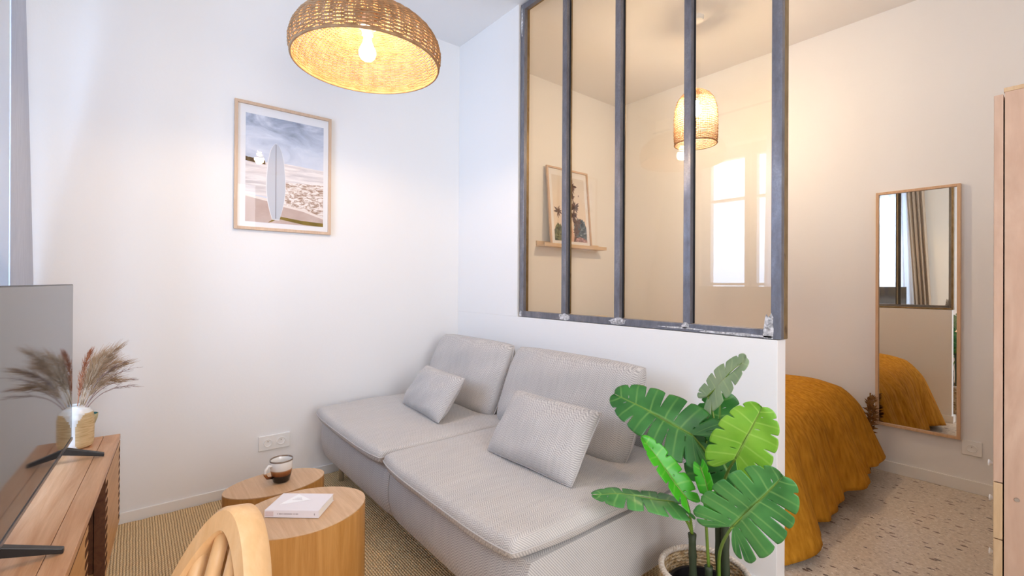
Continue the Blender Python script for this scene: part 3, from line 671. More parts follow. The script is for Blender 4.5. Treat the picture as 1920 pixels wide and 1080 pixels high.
# ------------------------------------------------------------------ wall mirror
mr = thing('wall_mirror', 'tall narrow oak-framed mirror on the bedroom wall', 'mirror', (-.859, YB, .2972))
w, h, fw = .401, 1.5, .016
MB().box(0, fw, -.032, -.001, 0, h).box(w-fw, w, -.032, -.001, 0, h).box(fw, w-fw, -.032, -.001, 0, fw).box(fw, w-fw, -.032, -.001, h-fw, h).build('frame', M['mirror_oak'], mr, bevel=.0015)
MB().box(fw, w-fw, -.020, -.016, fw, h-fw).build('mirror_glass', M['mirror'], mr)

# ------------------------------------------------------------------ sockets
def outlet(label, loc, rz, n, w, h=.085):
    r = thing('wall_outlet', label, 'power socket', loc, rz)
    MB().box(0, w, -.010, 0, 0, h).build('plate', M['plastic'], r, bevel=.003, angle=50)
    for k in range(n):
        cx = w/2 if n == 1 else w*(.29+.42*k)
        o = MB().lathe([(.021, 0), (.0225, .003), (.0205, .0045), (.019, -.002), (0, -.002)], 32).build('socket', M['plastic'], r, angle=40)
        o.location = (cx, -.010, h/2); o.rotation_euler = (PI/2, 0, 0)
        hb = MB()
        for dx, dz in ((-.0085, -.001), (.0085, -.001)): hb.lathe([(0, -.0010), (.003, -.0010)], 12, (dx, dz, 0))
        hb.build('pin_hole', M['hole'], o)
        MB().tube([(0, .008, -.0018), (0, .008, .004)], .0024, 8).build('earth_pin', M['chrome'], o)
outlet('white double power socket on the left wall behind the low oval table', (XL, .550, .226), PI/2, 2, .167)
outlet('white single power socket under the tall mirror', (-.455, YB, .214), 0, 1, .086)

# ------------------------------------------------------------------ media bench
ang = -math.atan2(.06, .998)
bench = thing('media_bench', 'long acacia wood media bench under the television', 'tv bench', (-2.61, -.046, 0), ang)
BL, BD, BH, BZ = 1.36, .285, .54, .17
fg = .052
top = MB()
top.box(0, BL, -fg, 0, BH-.022, BH).box(0, BL, -BD, -BD+fg, BH-.022, BH).box(0, fg*.6, -BD+fg+.0015, -fg-.0015, BH-.022, BH).box(BL-fg*.6, BL, -BD+fg+.0015, -fg-.0015, BH-.022, BH)
top.box(fg*.6+.0015, BL-fg*.6-.0015, -BD+fg+.0015, -fg-.0015, BH-.022, BH-.0003)
top.build('top', M['acacia'], bench, bevel=.0012)
cs = MB().box(.0, .022, -BD+.005, -.030, BZ, BH-.022).box(BL-.022, BL, -BD+.005, -.030, BZ, BH-.022).box(.022, BL-.022, -BD+.005, -.030, BZ, BZ+.022).box(.022, BL-.022, -BD+.005, -BD+.015, BZ+.022, BH-.022)
cs.build('carcass', M['acacia_front'], bench, bevel=.001)
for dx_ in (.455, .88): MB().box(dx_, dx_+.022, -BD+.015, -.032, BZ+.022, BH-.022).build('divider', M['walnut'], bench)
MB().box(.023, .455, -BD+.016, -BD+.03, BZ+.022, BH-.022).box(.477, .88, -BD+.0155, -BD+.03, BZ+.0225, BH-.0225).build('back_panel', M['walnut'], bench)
def door(x0, x1, edges):
    """slab with half-round finger notches along an edge"""
    z0, z1 = BZ+.002, BH-.026; n = 10; r = .0105; pts = [(x0, z0)]
    def notch(side, up):
        out = []
        sp_ = (z1-z0-.03)/n
        for k in (range(n) if up else range(n-1, -1, -1)):
            zc = z0+.015+sp_*(k+.5); x = x1 if side > 0 else x0
            angs = [(-PI/2+PI*i/8) if up else (PI/2-PI*i/8) for i in range(9)]
            out.append((x, zc+r*math.sin(angs[0])))
            for a in angs: out.append((x-side*(.048+r*math.cos(a)), zc+r*math.sin(a)))
            out.append((x, zc+r*math.sin(angs[-1])))
        return out
    pts = [(x0, z0), (x1, z0)]
    if 'r' in edges: pts += notch(1, True)
    pts += [(x1, z1), (x0, z1)]
    if 'l' in edges: pts += notch(-1, False)
    m_ = Matrix.Rotation(PI/2, 4, 'X')
    o = MB().prism(pts, 0, .024, mat=m_, side_mi=1).build('door', [M['acacia_front'], M['walnut']], bench); return o
door(.004, .485, 'lr'); door(.86, BL-.004, 'lr')
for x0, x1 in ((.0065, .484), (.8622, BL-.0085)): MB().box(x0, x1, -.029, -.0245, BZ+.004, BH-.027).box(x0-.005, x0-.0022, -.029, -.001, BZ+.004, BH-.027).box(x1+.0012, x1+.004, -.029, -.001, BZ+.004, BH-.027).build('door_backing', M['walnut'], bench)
for x, y in ((.16, -.09), (.16, -BD+.07), (BL-.16, -.09), (BL-.16, -BD+.07)):
    MB().lathe([(.010, .0115), (.016, BZ-.0)], 16, (x, y, 0), caps=(True, True)).build('leg', M['black'], bench, angle=40)

# ------------------------------------------------------------------ television
tv = thing('television', 'flat screen television on black splayed feet on the media bench', 'television', (-2.42, -.184, .54), -math.atan2(.056, .998))
TL, TH = .965, .585
MB().box(0, TL, -.030, -.0, .057, .057+TH).build('housing', M['black'], tv, bevel=.002)
MB().add([(.003, .0006, .064), (TL-.003, .0006, .064), (TL-.003, .0006, .057+TH-.003), (.003, .0006, .057+TH-.003)], [(0, 1, 2, 3)]).build('screen', M['screen'], tv)
M['bezel'] = new_mat('brushed_bezel', .3, (.25, .24, .25), .8)
MB().box(0, TL, -.001, .003, .053, .063).build('bezel', M['bezel'], tv)
MB().box(.25, TL-.25, -.055, -.030, .08, .35).build('rear_box', M['black'], tv, bevel=.01)
for x, s in ((.11, -1), (TL-.09, 1)):
    ft_ = MB()
    for d in (1, -1):
        yb = -.012+d*.004; ye = -.012+d*.115; xe = x+(-.008)*d
        ft_.add([(x-.011, yb, .030), (x+.011, yb, .030), (x+.011, yb, .056), (x-.011, yb, .056), (xe-.008, ye, .0008), (xe+.008, ye, .0008), (xe+.008, ye, .013), (xe-.008, ye, .013)],
                [(0, 1, 2, 3), (4, 7, 6, 5), (0, 4, 5, 1), (1, 5, 6, 2), (2, 6, 7, 3), (3, 7, 4, 0)])
    ft_.box(x-.011, x+.011, -.018, -.006, .03, .057)
    ft_.build('foot', M['black'], tv, bevel=.002)

# ------------------------------------------------------------------ vase with dried grasses, goblet
vx, vy, vz = -2.500, -.180, .5405
vase = thing('vase', 'sandy stoneware vase with white glazed shoulder on the bench end', 'vase', (vx, vy, vz))
vp = [(0, .0), (.042, .0), (.052, .006), (.0555, .02), (.0565, .07), (.0560, .115), (.052, .137), (.043, .151), (.031, .159), (.029, .163), (.030, .166), (.027, .166), (.026, .158), (.030, .15), (.0, .148)]
def dens(p, k=4):
    out = []
    for (a, b2), (c, d) in zip(p[:-1], p[1:]): out += [(a+(c-a)*i/k, b2+(d-b2)*i/k) for i in range(k)]
    return out+[p[-1]]
vpd = dens(vp); mb = MB(); seg = 96; mb.lathe(vpd, seg)
# glaze pattern: two sandy arches, white shoulder and seam between them
for fi, f_ in enumerate(mb.f):
    c = [sum(mb.v[i][k] for i in f_)/len(f_) for k in range(3)]; a = math.atan2(c[1], c[0])
    d = min(abs(((a-a0+PI) % (2*PI))-PI) for a0 in (math.radians(84), math.radians(264)))
    r = math.hypot(c[0], c[1]); q = d/math.radians(80)
    top_ = .138-.045*max(0, (q-.45)/.55)**2.2 if q < 1 else -1
    bot_ = .002+.03*max(0, (q-.75)/.25)**2
    mb.m[fi] = 0 if (q < 1 and bot_-.01 < c[2] < top_) or c[2] < .003 else 1
mb.build('body', [M['stoneware'], M['glaze']], vase, smooth=True)
gob = thing('goblet', 'small olive footed cup with teal inside, half hidden behind the vase', 'cup', (-2.583, -.150, .5405))
MB().lathe([(0, 0), (.022, .0), (.022, .004), (.008, .012), (.006, .035), (.010, .050), (.024, .066), (.032, .090), (.034, .108), (.032, .108)], 36).build('cup', M['olive'], gob, smooth=True)
MB().lathe([(.032, .108), (.030, .090), (.022, .069), (.0, .06)], 36).build('lining', M['teal'], gob, smooth=True)
RG = random.Random(21)
def grass(tip, mat, label, group, thick, nh, spread, lenf=.62, base_off=(0, 0)):
    base = Vector((vx+base_off[0], vy+base_off[1], vz+.05)); tip = Vector(tip); mid = Vector((vx+base_off[0]*.9, vy+base_off[1]*.9, vz+.17)); mid = mid.lerp(tip, .12)
    def bez(t_):
        c = Vector((mid.x, mid.y, mid.z)); c2 = mid.lerp(tip, .35); c2.z += .06
        return base*(1-t_)**3+c*3*(1-t_)**2*t_+c2*3*(1-t_)*t_**2+tip*t_**3
    mb = MB(); mb.tube([bez(i/16) for i in range(17)], [.0016]*10+[.0013-.00015*i for i in range(7)], 5)
    for i in range(nh):
        t0 = lenf+(1-lenf)*RG.random()**.9*.97; p = bez(t0); dr = (bez(min(1, t0+.03))-bez(t0-.03)).normalized()
        rd = Vector((RG.gauss(0, 1), RG.gauss(0, 1), RG.gauss(0, .8))); rd = (rd-dr*rd.dot(dr)).normalized()
        env = math.sin(PI*min(1, (t0-lenf)/(1-lenf)*.9+.1))**.5
        L = spread*(.5+.7*RG.random()); a = p; b2 = p+dr*L*.9+rd*thick*env*(.5+RG.random()); m_ = p.lerp(b2, .5)+rd*thick*.25
        mb.tube([a, m_, b2], [.0007, .0006, .00025], 3, cap=False)
    o = mb.build('dried_grass_stem', mat); return tag(o, label, 'dried grass', group)
gb = 'beige dried grass stems in the vase'; gm = 'thin mauve wisps in the vase'
lb = 'beige feathery dried grass stem standing in the stoneware vase'; lm_ = 'thin bare mauve-brown wisp bending out of the stoneware vase'
for tip in ((-2.47, -.055, .925), (-2.45, -.03, .86), (-2.515, -.10, .90), (-2.44, -.05, .80), (-2.56, -.12, .875), (-2.49, -.075, .88), (-2.53, -.06, .86)):
    grass(tip, M['plume_a'], lb, gb, .020, 170, .055, .45, (RG.uniform(-.01, .01), RG.uniform(-.01, .01)))
grass((-2.522, -.140, .905), M['plume_b'], 'rust-brown upright dried plume at the centre of the vase', None, .011, 200, .035, .40)
grass((-2.515, -.150, .80), M['plume_b'], 'short rust-brown dried plume at the front of the vase', None, .008, 120, .02, .45)
for tip in ((-2.43, .01, .845), (-2.455, .0, .79), (-2.42, -.02, .875), (-2.45, .02, .76)):
    grass(tip, M['plume_c'], lm_, gm, .010, 26, .03, .55, (RG.uniform(-.008, .008), RG.uniform(-.008, .008)))

# ------------------------------------------------------------------ hoop-back chair
def hoop_chair():
    T = Vector((math.cos(math.radians(30)), math.sin(math.radians(30)), 0)); rec = .30
    nf = Vector((T.y, -T.x, 0)); n = nf*math.cos(rec)+Vector((0, 0, math.sin(rec))); V = n.cross(T)
    if V.z < 0: V = -V
    ch = thing('dining_chair', 'light wooden hoop-back spindle chair in the foreground', 'chair', (-.94, .04, 0))
    P0 = Vector((-.995, .134, .780)); O = Vector(ch.location)
    def outer(s):   # s in -1..1 along hoop, returns (a,b) in-plane from apex
        q = abs(s); d = .48*q**1.75; a = math.copysign(min(.205, math.sqrt(d/13.5)), s); return a, -d
    ns = 72; W_ = .060; Om = MB(); vs = []
    pts = [outer(-1+2*i/ns) for i in range(ns+1)]
    for i, (a, b2) in enumerate(pts):
        pa = pts[max(0, i-1)]; pb = pts[min(ns, i+1)]; tx, ty = pb[0]-pa[0], pb[1]-pa[1]; L = math.hypot(tx, ty); inn = (ty/L, -tx/L)   # inward
        if inn[1] > 0 and abs(a) < .05: inn = (-inn[0], -inn[1])
        if inn[0]*a > 0 and abs(a) > .02: inn = (-inn[0], -inn[1])
        q = abs(-1+2*i/ns); th = .046-.023*min(1, q*1.7)
        for k, (o_, bk_) in enumerate(((0.006, 0), (th-.004, 0), (th, .006), (th, W_-.004), (th-.004, W_), (.006, W_), (0, W_-.008), (0, .010))):
            p = P0+T*(a+inn[0]*o_)+V*(b2+inn[1]*o_)-n*bk_-O; vs.append(p)
    m8 = 8; fs = [(i*m8+k, i*m8+(k+1) % m8, (i+1)*m8+(k+1) % m8, (i+1)*m8+k) for i in range(ns) for k in range(m8)]+[tuple(range(m8)), tuple(ns*m8+k for k in range(m8))]
    Om.add(vs, fs).build('hoop', M['chair'], ch, angle=50)
    for x in (-.10, -.058, -.016, .026, .068):
        top_d = 13.5*(x*1.0)**2+.040; pb = P0+T*(x*1.25)-V*.445-n*.021-O; pt = P0+T*x-V*top_d-n*.021-O
        MB().tube([pb+(pt-pb)*i/6 for i in range(7)], [.0095, .0125, .0135, .0135, .0135, .013, .0125], 14).build('spindle', M['chair'], ch, smooth=True)
    # seat
    cen = P0-V*.445+nf*.20-O; cen.z = .43
    out = []
    for i in range(48):
        t_ = 2*PI*i/48; c, s = math.cos(t_), math.sin(t_); q = (abs(c)**3+abs(s)**3)**(-1/3); out.append((c*q*.205, s*q*.21))
    m_ = Matrix(((T.x, -nf.x, 0, cen.x), (T.y, -nf.y, 0, cen.y), (0, 0, 1, .415), (0, 0, 0, 1)))
    MB().prism(out, 0, .032, mat=m_).build('seat', M['chair'], ch, bevel=.008, bseg=3, angle=50)
    for a, b2 in ((-.14, -.15), (.14, -.15), (-.14, .13), (.14, .13)):
        p = cen+T*a-nf*b2; q = cen+T*a*1.25-nf*b2*1.3
        MB().tube([(q.x, q.y, .0115), (p.x, p.y, .42)], [.012, .017], 14).build('leg', M['chair'], ch, smooth=True)
    return ch
hoop_chair()
# dining table: only its rounded pale corner reaches the frame
tb = thing('dining_table', 'pale wood table whose rounded corner shows at the bottom left of the photo', 'table', (-.56, -.31, 0))
def rrect(x0, x1, y0, y1, r, n=8):
    out = []
    for cx, cy, a0 in ((x1-r, y1-r, 0), (x0+r, y1-r, 90), (x0+r, y0+r, 180), (x1-r, y0+r, 270)):
        out += [(cx+r*math.cos(math.radians(a0+90*i/n)), cy+r*math.sin(math.radians(a0+90*i/n))) for i in range(n+1)]
    return out
M['pale'] = wood('pale_table_wood', (.74, .58, .44), (.80, .66, .53), 'X', 1, .4)
MB().prism(rrect(-.452, .46, -.172, .174, .06), .735, .76).build('top', M['pale'], tb, bevel=.004, angle=50)
for x in (.05, .40):
    for y in (-.12, .12): MB().tube([(x, y, .001), (x, y, .735)], .016, 14).build('leg', M['pale'], tb, smooth=True)

# ------------------------------------------------------------------ monstera
PX, PY = -.787, 1.455
plant = thing('potted_monstera', 'leafy green monstera plant in a black pot at the sofa end', 'plant', (PX, PY, .012))
PO = Vector((PX, PY, .012))
MB().lathe([(0, 0.004), (.085, .004), (.105, .19), (.110, .19), (.110, .196), (.100, .196), (.098, .17), (0, .17)], 48).build('pot', M['pot'], plant, angle=40)
MB().lathe([(.097, .168), (.05, .174), (0, .178)], 32).build('soil', M['soil'], plant, smooth=True)
def monstera(base, tip, hint, wid, mat, nl=6, slit=.45, fold=.12, droop=.10, curl=.1, seed=0, back=.30, holes=True, vmat=None):
    """perforated, slit leaf: lobes along the midrib on both sides; base lobes run back past the stalk"""
    r = random.Random(seed); B = Vector(base)-PO; T_ = Vector(tip)-PO; L = (T_-B).length; ax = (T_-B).normalized()
    nz = Vector(hint); nz = (nz-ax*nz.dot(ax)).normalized(); sd = nz.cross(ax)
    def width(s):     # half width by normalised s (-back..1)
        u = (s+back)/(1+back); return wid*L*max(.0, math.sin(PI*u**.80))**.55*(1.0-.25*u)
    def P(s, q, side):
        # vein direction swings from backwards at the base to forward at the tip
        u = max(0, min(1, (s+back)/(1+back))); m0 = max(0.0, s)
        ang = math.radians(150-105*u**.75); w = width(s)
        x0 = m0*L*.985
        ln = w*q/max(.45, math.sin(ang)) if s > 0 else w*q/max(.62, math.sin(ang))
        x = x0+math.cos(ang+.10*q)*ln*(.9 if s > 0 else 1); y = math.sin(ang+.10*q)*ln
        xx = x/L; z = -droop*L*(xx*xx)+fold*L*(abs(y)/L)*1.0-curl*L*(abs(y)/(wid*L+1e-6))**3*.35+.012*L*math.sin(9*xx+side*2+3*q)
        return B+ax*x+sd*(y*side)+nz*z
    mb = MB(); veins = []
    nr = 12
    for side in (1, -1):
        ss = [-back+(1+back)*(i/nl) for i in range(nl+1)]
        ss = [ss[0]]+[x+r.uniform(-.02, .02) for x in ss[1:-1]]+[1.0]
        sl = [0]+[slit+r.uniform(-.10, .12) for _ in range(nl-1)]+[9]
        hl_ = [None]+[(r.uniform(.12, .17), r.uniform(.24, .30)) if (holes and r.random() < .6) else None for _ in range(nl-1)]+[None]
        if nl > 2: sl[-2] = .75
        gap = (1+back)/nl*.055
        def delta(k, q):
            if k == 0 or k == nl: return 0
            d = 0
            if q > sl[k]: d = gap*((q-sl[k])/(1-sl[k]))**.7*(1+.6*q)
            elif hl_[k] and hl_[k][0] < q < hl_[k][1]: m_ = (q-hl_[k][0])/(hl_[k][1]-hl_[k][0]); d = gap*.5*math.sin(PI*m_)
            return d
        for k in range(nl):
            cols = 12; k0 = len(mb.v); vs = []
            for j in range(nr+1):
                q = j/nr
                for i in range(cols+1):
                    f_ = i/cols; a = ss[k]+delta(k, q); b2 = ss[k+1]-delta(k+1, q); s = a+(b2-a)*f_
                    rim = 1
                    if q > .8:   # rounded lobe ends
                        rim = 1-.055*((abs(2*f_-1))**3)*((q-.8)/.2) if nl > 1 else 1
                    vs.append(P(s, q*rim, side)); veins.append((.75-.45*q) if i == cols//2 else 0)
                    if j == 0: veins[-1] = 1.0
            fs = [(j*(cols+1)+i, j*(cols+1)+i+1, (j+1)*(cols+1)+i+1, (j+1)*(cols+1)+i) for j in range(nr) for i in range(cols)]
            mb.add(vs, fs)
    me_v = veins
    me = bpy.data.meshes.new('leaf'); me.from_pydata([tuple(v) for v in mb.v], [], mb.f); me.materials.append(mat)
    at = me.attributes.new('vein', 'FLOAT', 'POINT')
    for i, v in enumerate(me_v): at.data[i].value = v
    for p in me.polygons: p.use_smooth = True
    bm = bmesh.new(); bm.from_mesh(me); bmesh.ops.remove_doubles(bm, verts=bm.verts, dist=.0004); bm.to_mesh(me); bm.free()
    o = bpy.data.objects.new('leaf', me); COL.objects.link(o); o.parent = plant
    md = o.modifiers.new('s', 'SOLIDIFY'); md.thickness = .0012; md.offset = 0
    pts = [P(s, 0, 1)+nz*.0004 for s in [i/14 for i in range(15)]]
    MB().tube(pts, [.0024-.0016*i/14 for i in range(15)], 6).build('midrib', vmat or M['stem_green'], o, smooth=True)
    return o
Rr = Vector((.63, .777, 0)); Uz = Vector((0, 0, 1)); TC = Vector((.48, -.87, .0))
def hv(r, u, c): return Rr*r+Uz*u+TC*c
LV = [
 # base, tip, hint(right, up, to camera), half-width/len, material, lobes, slit, fold, droop, seed, back
 ((-.800, 1.40, .708), (-1.035, 1.30, .826), hv(.15, .62, .75), .43, 'leaf_dark', 7, .42, .05, .10, 1, .32, 1),
 ((-.812, 1.525, .812), (-.684, 1.50, .968), hv(-.97, .55, .22), .40, 'leaf_pale', 6, .45, .04, .08, 2, .36, 1),
 ((-.812, 1.60, .650), (-.796, 1.58, .815), hv(.1, .1, 1), .62, 'leaf_dark', 4, .5, .04, .05, 3, .25, 1),
 ((-.640, 1.36, .690), (-.566, 1.36, .854), hv(-.05, .15, 1), .53, 'leaf_light', 6, .62, .10, .04, 4, .22, 1),
 ((-.620, 1.30, .520), (-.482, 1.28, .706), hv(.0, .30, 1), .50, 'leaf_mid', 7, .32, .04, .05, 5, .30, 1),
 ((-.762, 1.30, .548), (-.885, 1.25, .715), hv(.52, .3, .62), .24, 'leaf_vivid', 5, .5, .45, .02, 6, .12, 1),
 ((-.812, 1.32, .508), (-.985, 1.14, .562), hv(-.05, 1, .05), .33, 'leaf_mid', 6, .45, -.10, .16, 7, .20, 1),
 ((-.792, 1.48, .675), (-.800, 1.44, .545), hv(.0, .2, 1), .58, 'leaf_dark', 3, .8, .03, .05, 8, .30, 0),
 ((-.735, 1.34, .640), (-.655, 1.29, .510), hv(-.62, .2, .7), .20, 'leaf_vivid', 4, .6, .35, .03, 9, .08, 1),
 ((-.745, 1.47, .650), (-.672, 1.46, .535), hv(.0, .1, 1), .62, 'leaf_dark', 4, .5, .03, .05, 10, .30, 1),
 ((-.780, 1.57, .645), (-.895, 1.56, .742), hv(.0, .2, 1), .55, 'leaf_dark', 4, .5, .03, .05, 11, .30, 1),
 ((-.735, 1.50, .470), (-.735, 1.49, .600), hv(-.5, .1, .9), .26, 'leaf_dark', 3, .8, .3, .05, 12, .10, 0),
]
lvs = []
for (b0, t0, hn, wd, mt, nl, sl, fo, dr, sd_, bk_, ho) in LV:
    o = monstera(b0, t0, hn, wd, M[mt], nl, sl, fo, dr, .1, sd_, bk_, bool(ho)); lvs.append(o)
    if mt == 'leaf_pale': o['label'] = 'upper leaf seen from its pale underside'
    if mt == 'leaf_light': o['label'] = 'large light yellow-green leaf'
def curve(p0, p1, p2, p3, n=18):
    p0, p1, p2, p3 = map(Vector, (p0, p1, p2, p3)); return [p0*(1-t_)**3+p1*3*(1-t_)**2*t_+p2*3*(1-t_)*t_**2+p3*t_**3 for t_ in [i/n for i in range(n+1)]]
# woody stalks then green petioles
stalks = [((-.800, 1.415, .18), (-.803, 1.41, .385)), ((-.752, 1.425, .18), (-.752, 1.42, .30)), ((-.755, 1.50, .18), (-.765, 1.50, .56)), ((-.725, 1.48, .18), (-.735, 1.49, .47)), ((-.735, 1.45, .18), (-.728, 1.44, .265))]
for a, b2 in stalks:
    a = Vector(a)-PO; b2 = Vector(b2)-PO; n = 9
    MB().tube([a.lerp(b2, i/n) for i in range(n+1)], [.0115 if i % 3 else .0135 for i in range(n+1)], 10).build('stalk', M['stem_dark'], plant, smooth=True)
pets = [((-.803, 1.41, .385), (-.80, 1.39, .47), (-.775, 1.34, .50), (-.762, 1.30, .548), .0042), ((-.803, 1.41, .385), (-.80, 1.38, .45), (-.82, 1.34, .475), (-.812, 1.32, .508), .0045),
        ((-.752, 1.42, .30), (-.755, 1.41, .42), (-.745, 1.38, .56), (-.735, 1.34, .640), .0045), ((-.765, 1.50, .56), (-.765, 1.50, .65), (-.775, 1.51, .75), (-.812, 1.525, .812), .0036),
        ((-.728, 1.44, .265), (-.72, 1.42, .36), (-.68, 1.34, .42), (-.620, 1.30, .520), .005), ((-.735, 1.49, .47), (-.735, 1.47, .55), (-.70, 1.40, .60), (-.640, 1.36, .690), .0045),
        ((-.765, 1.50, .56), (-.765, 1.48, .62), (-.77, 1.43, .66), (-.800, 1.40, .708), .0042), ((-.765, 1.50, .56), (-.77, 1.54, .6), (-.80, 1.6, .62), (-.818, 1.62, .655), .0035),
        ((-.765, 1.50, .56), (-.775, 1.5, .62), (-.785, 1.49, .65), (-.792, 1.48, .665), .0035), ((-.735, 1.49, .47), (-.735, 1.5, .55), (-.735, 1.5, .6), (-.735, 1.50, .650), .0035), ((-.765, 1.50, .56), (-.77, 1.55, .6), (-.79, 1.59, .63), (-.800, 1.60, .650), .0035)]
for a, b2, c, d, r in pets:
    MB().tube([p-PO for p in curve(a, b2, c, d)], [r*(1.15-.35*i/18) for i in range(19)], 8).build('petiole', M['stem_green'], plant, smooth=True)
# basket
bs = thing('woven_basket', 'seagrass basket holding the monstera pot', 'basket', (PX, PY, 0))
wv = MB(); NRW = 22; Hb = .245
def brad(t_): return .100+.032*math.sin(PI*min(1, t_*.62+.0))**.8 if t_ < .85 else .128+.002*(t_-.85)/.15
for k in range(NRW):
    t_ = k/(NRW-1); r0 = .098+.034*(1-(1-t_)**2); z0 = .008+Hb*t_; npt = 96
    for strand in (0, 1):
        wv.tube([((r0+.0034*math.cos(24*2*PI*j/npt+PI*strand+k*.9))*math.cos(2*PI*j/npt), (r0+.0034*math.cos(24*2*PI*j/npt+PI*strand+k*.9))*math.sin(2*PI*j/npt), z0+.0032*math.sin(24*2*PI*j/npt+PI*strand+k*.9)) for j in range(npt)], .0044, 5, closed=True)
wv.build('weave', M['seagrass'], bs, smooth=True)
rm = MB(); npt = 220
for strand in (0, 1, 2):
    rm.tube([((.133+.0055*math.cos(26*2*PI*j/npt+2*PI*strand/3))*math.cos(2*PI*j/npt), (.133+.0055*math.cos(26*2*PI*j/npt+2*PI*strand/3))*math.sin(2*PI*j/npt), .258+.0055*math.sin(26*2*PI*j/npt+2*PI*strand/3)) for j in range(npt)], .0048, 6, closed=True)
rm.build('rim', M['seagrass_pale'], bs, smooth=True)
MB().lathe([(0, .003), (.098, .003), (.098, .009), (0, .009)], 40).build('base', M['seagrass'], bs)

# ------------------------------------------------------------------ bed
bed = thing('bed', 'low bed under the mustard throw behind the half wall', 'bed', (-1.95, 2.87, 0))
MB().box(-1.0, .93, -.66, .66, .08, .24).build('frame', M['ledge_oak'], bed, bevel=.01)
MB().box(-.99, .92, -.655, .655, .242, .50).build('mattress', M['linen'], bed, bevel=.05, bseg=4, angle=60)
for x, y in ((-.9, -.58), (-.9, .58), (.82, -.58), (.82, .58)): MB().tube([(x, y, .001), (x, y, .08)], .025, 12).build('leg', M['ledge_oak'], bed)
# throw: perimeter parametrised, top dome then hanging folds
thr = MB(); by0, by1, bx0, bx1 = 2.17, 3.62, -2.35, -.955; zt = .60
per = []; NP = 260; rc = .17
side1 = bx1-rc-bx0; arcL = rc*PI/2; foot = by1-by0-2*rc; tot = 2*side1+2*arcL+foot
for i in range(NP+1):
    s = tot*i/NP
    if s < side1: p = (bx0+s, by0, 0, -1)
    elif s < side1+arcL: a = (s-side1)/rc; p = (bx1-rc+rc*math.sin(a), by0+rc-rc*math.cos(a), math.sin(a), -math.cos(a))
    elif s < side1+arcL+foot: p = (bx1, by0+rc+(s-side1-arcL), 1, 0)
    elif s < side1+2*arcL+foot: a = (s-side1-arcL-foot)/rc; p = (bx1-rc+rc*math.cos(a), by1-rc+rc*math.sin(a), math.cos(a), math.sin(a))
    else: p = (bx1-rc-(s-side1-2*arcL-foot), by1, 0, 1)
    per.append((*p, s))
RT = random.Random(4); phs = [RT.uniform(0, 6) for _ in range(8)]
def fold_f(s): return math.sin(s*17+phs[0])*.5+math.sin(s*29+phs[1])*.25+math.sin(s*8+phs[2])*.55+math.sin(s*47+phs[3])*.22
rows_ = [('t', q) for q in (0, .25, .45, .6, .72, .82, .89, .94, .98)]+[('d', q) for q in [i/24 for i in range(1, 25)]]
vs = []; cyc = (by0+by1)/2
for (kind, q) in rows_:
    for (x, y, nx_, ny_, s) in per:
        sp_x = min(x, bx1-.55)
        cx_, cy_ = sp_x, cyc
        corner = max(0, abs(nx_*ny_)*2)
        if kind == 't':
            X_ = cx_+(x-cx_)*q; Y_ = cy_+(y-cy_)*q; Z_ = zt-.012*q**3-.055*max(0, q-.6)**2/.16*1.0+.006*math.sin(9*X_+5*Y_)+.004*fold_f(s)*q
            vs.append((X_, Y_, Z_))
        else:
            dropz = zt-.067; narrow = abs(ny_) > .9 and True
            hemz = .15-.11*max(0, min(1, (3.5-y)/1.15))+.012*math.sin(s*9+phs[4])-.03*corner*(1 if ny_ < 0 else -.3)
            if ny_ < -.8: hemz = .14
            hemz = max(.006, hemz)
            z = dropz-(dropz-hemz)*(q**1.05)
            flare = .05*math.sin(min(1, q*3)*PI/2)+(.13*q**1.1)*abs(nx_)+(.06*q)*corner
            room = .045 if ny_ < -.7 else (.09 if ny_ > .7 else 1)
            off = flare+.040*q**.7*fold_f(s)*(1 if room == 1 else .4)
            if room < 1 and abs(nx_) < .5: off = max(.004, min(room, off))
            X_ = x+nx_*off; Y_ = y+ny_*off
            Y_ = max(YP2+.02, min(YB-.03, Y_)); vs.append((X_, Y_, z))
nP = NP+1; fs = [(j*nP+i, j*nP+i+1, (j+1)*nP+i+1, (j+1)*nP+i) for j in range(len(rows_)-1) for i in range(NP)]
thr.add(vs, fs)
tag(thr.build('throw_blanket', M['mustard'], smooth=True, solid=.006), 'mustard yellow crinkled throw draped over the foot of the bed', 'blanket')
def bed_pillow(label, y0, y1, seed):
    r = bpy.data.objects.new('bed_pillow', None); COL.objects.link(r); tag(r, label, 'pillow', 'cream pillows at the bed head')
    w_, h_ = y1-y0, .42; tilt = math.radians(18)
    ax = Vector((0, 1, 0)); ay = Vector((-math.sin(tilt), 0, math.cos(tilt))); az = ax.cross(ay)
    place(r, Vector((-2.72, (y0+y1)/2, .505))+ay*(h_/2), ax, ay, az)
    cushion_mb(w_, h_, .15, n=4, puff=.6, corner=.05, seed=seed, wr=.008).build('cover', M['linen'], r, smooth=True, doubles=.0005)
bed_pillow('cream pillow standing at the bed head nearest the glass screen', 2.24, 2.84, 31); bed_pillow('cream pillow standing at the bed head nearest the mirror wall', 2.88, 3.48, 32)
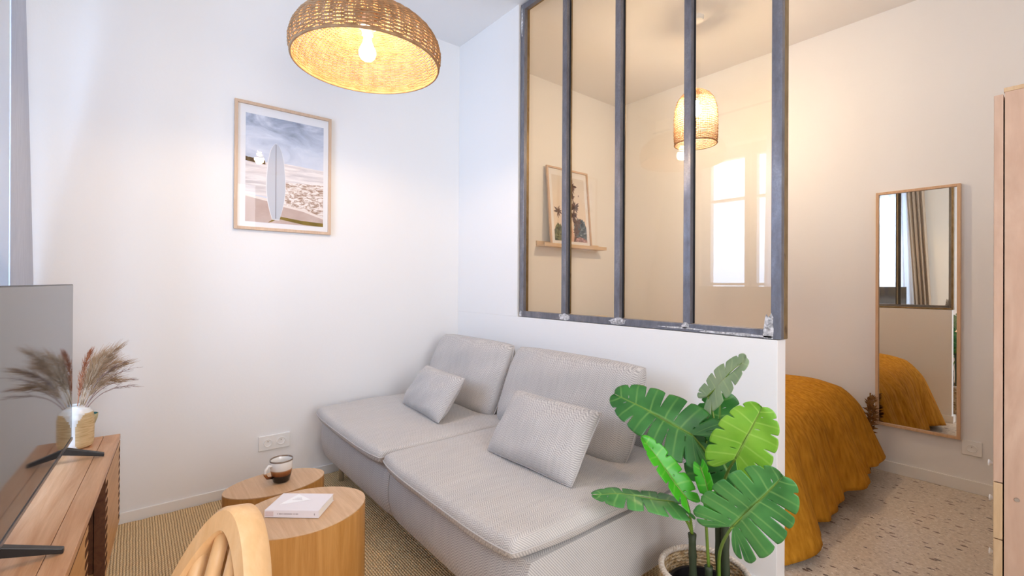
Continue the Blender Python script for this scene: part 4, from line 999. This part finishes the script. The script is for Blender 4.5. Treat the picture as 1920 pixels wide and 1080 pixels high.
# brown dried tuft between bed foot and mirror
tf = MB(); rt = random.Random(9)
for i in range(150):
    zz_ = .30+.22*(i/150); a0 = Vector((-.875+rt.uniform(-.012, .012), 3.70+rt.uniform(-.01, .01), max(.06, zz_-.06)))
    d_ = Vector((rt.gauss(0, .6)+.25, rt.gauss(0, .35)-.1, rt.uniform(.2, 1))).normalized(); L_ = rt.uniform(.03, .075)
    L_ *= .8; b0 = a0+d_*L_; m0 = a0+d_*L_*.5+Vector((0, 0, .006)); s0 = d_.cross(Vector((0, 1, .2))).normalized()*.006
    tf.add([a0, m0+s0, b0, m0-s0], [(0, 1, 2, 3)])
tf.tube([(-.875, 3.70, .001), (-.875, 3.70, .50)], .004, 6)
tag(tf.build('dried_foliage', M['tuft'], solid=.0008), 'tuft of brown dried foliage between the bed and the mirror', 'dried plant')

# ------------------------------------------------------------------ wardrobe at the right edge
wd = thing('wardrobe', 'tall pale brown wooden wardrobe with drawers at the right edge', 'wardrobe', (-.161, 1.862, 0))
WH, WDp, WW = 1.727, .56, .72
cs = MB().box(.021, WDp, 0, .018, .03, WH+.004).box(.021, WDp, WW-.018, WW, .03, WH+.004)
cs.box(.021, WDp, .018, WW-.018, WH-.014, WH+.004, 1).box(.021, WDp, .018, WW-.018, .03, .05).box(WDp-.01, WDp, .018, WW-.018, .05, WH-.014)
cs.build('carcass', [M['ward'], M['ward_edge']], wd)
MB().box(.019, WDp, -.0005, WW, WH+.0045, WH+.016).build('top', M['ward_edge'], wd, bevel=.001)
MB().box(.05, WDp-.02, .02, WW-.02, 0, .03).build('plinth', M['ward_edge'], wd)
MB().box(0, .018, 0, WW/2-.001, .652, WH).build('door', M['ward'], wd, bevel=.0012); MB().box(0, .018, WW/2+.001, WW, .652, WH).build('door', M['ward'], wd, bevel=.0012)
for z0, z1 in ((.495, .649), (.338, .492), (.181, .335), (.032, .178)):
    d = MB().box(0, .018, 0, WW, z0, z1).build('drawer', M['ward_edge'], wd, bevel=.0012)
    for y in (.10, WW-.10): MB().lathe([(0, 0), (.005, 0), (.005, .010), (.009, .013), (.009, .017), (0, .018)], 16).build('knob', M['glaze'], d, smooth=True).matrix_local = Matrix.Translation((0, y, z1-.03 if False else (z0+z1)/2+.0)) @ Matrix.Rotation(-PI/2, 4, 'Y')
kb = MB().lathe([(0, 0), (.005, 0), (.005, .010), (.009, .013), (.009, .017), (0, .018)], 16).build('knob', M['glaze'], wd, smooth=True); kb.matrix_local = Matrix.Translation((0, .08, .68)) @ Matrix.Rotation(-PI/2, 4, 'Y')
MB().lathe([(0, 0), (.006, 0), (.005, .002), (0, .002)], 16).build('screw_cap', M['chrome'], wd).matrix_local = Matrix.Translation((.045, -.0, .615)) @ Matrix.Rotation(PI/2, 4, 'X')
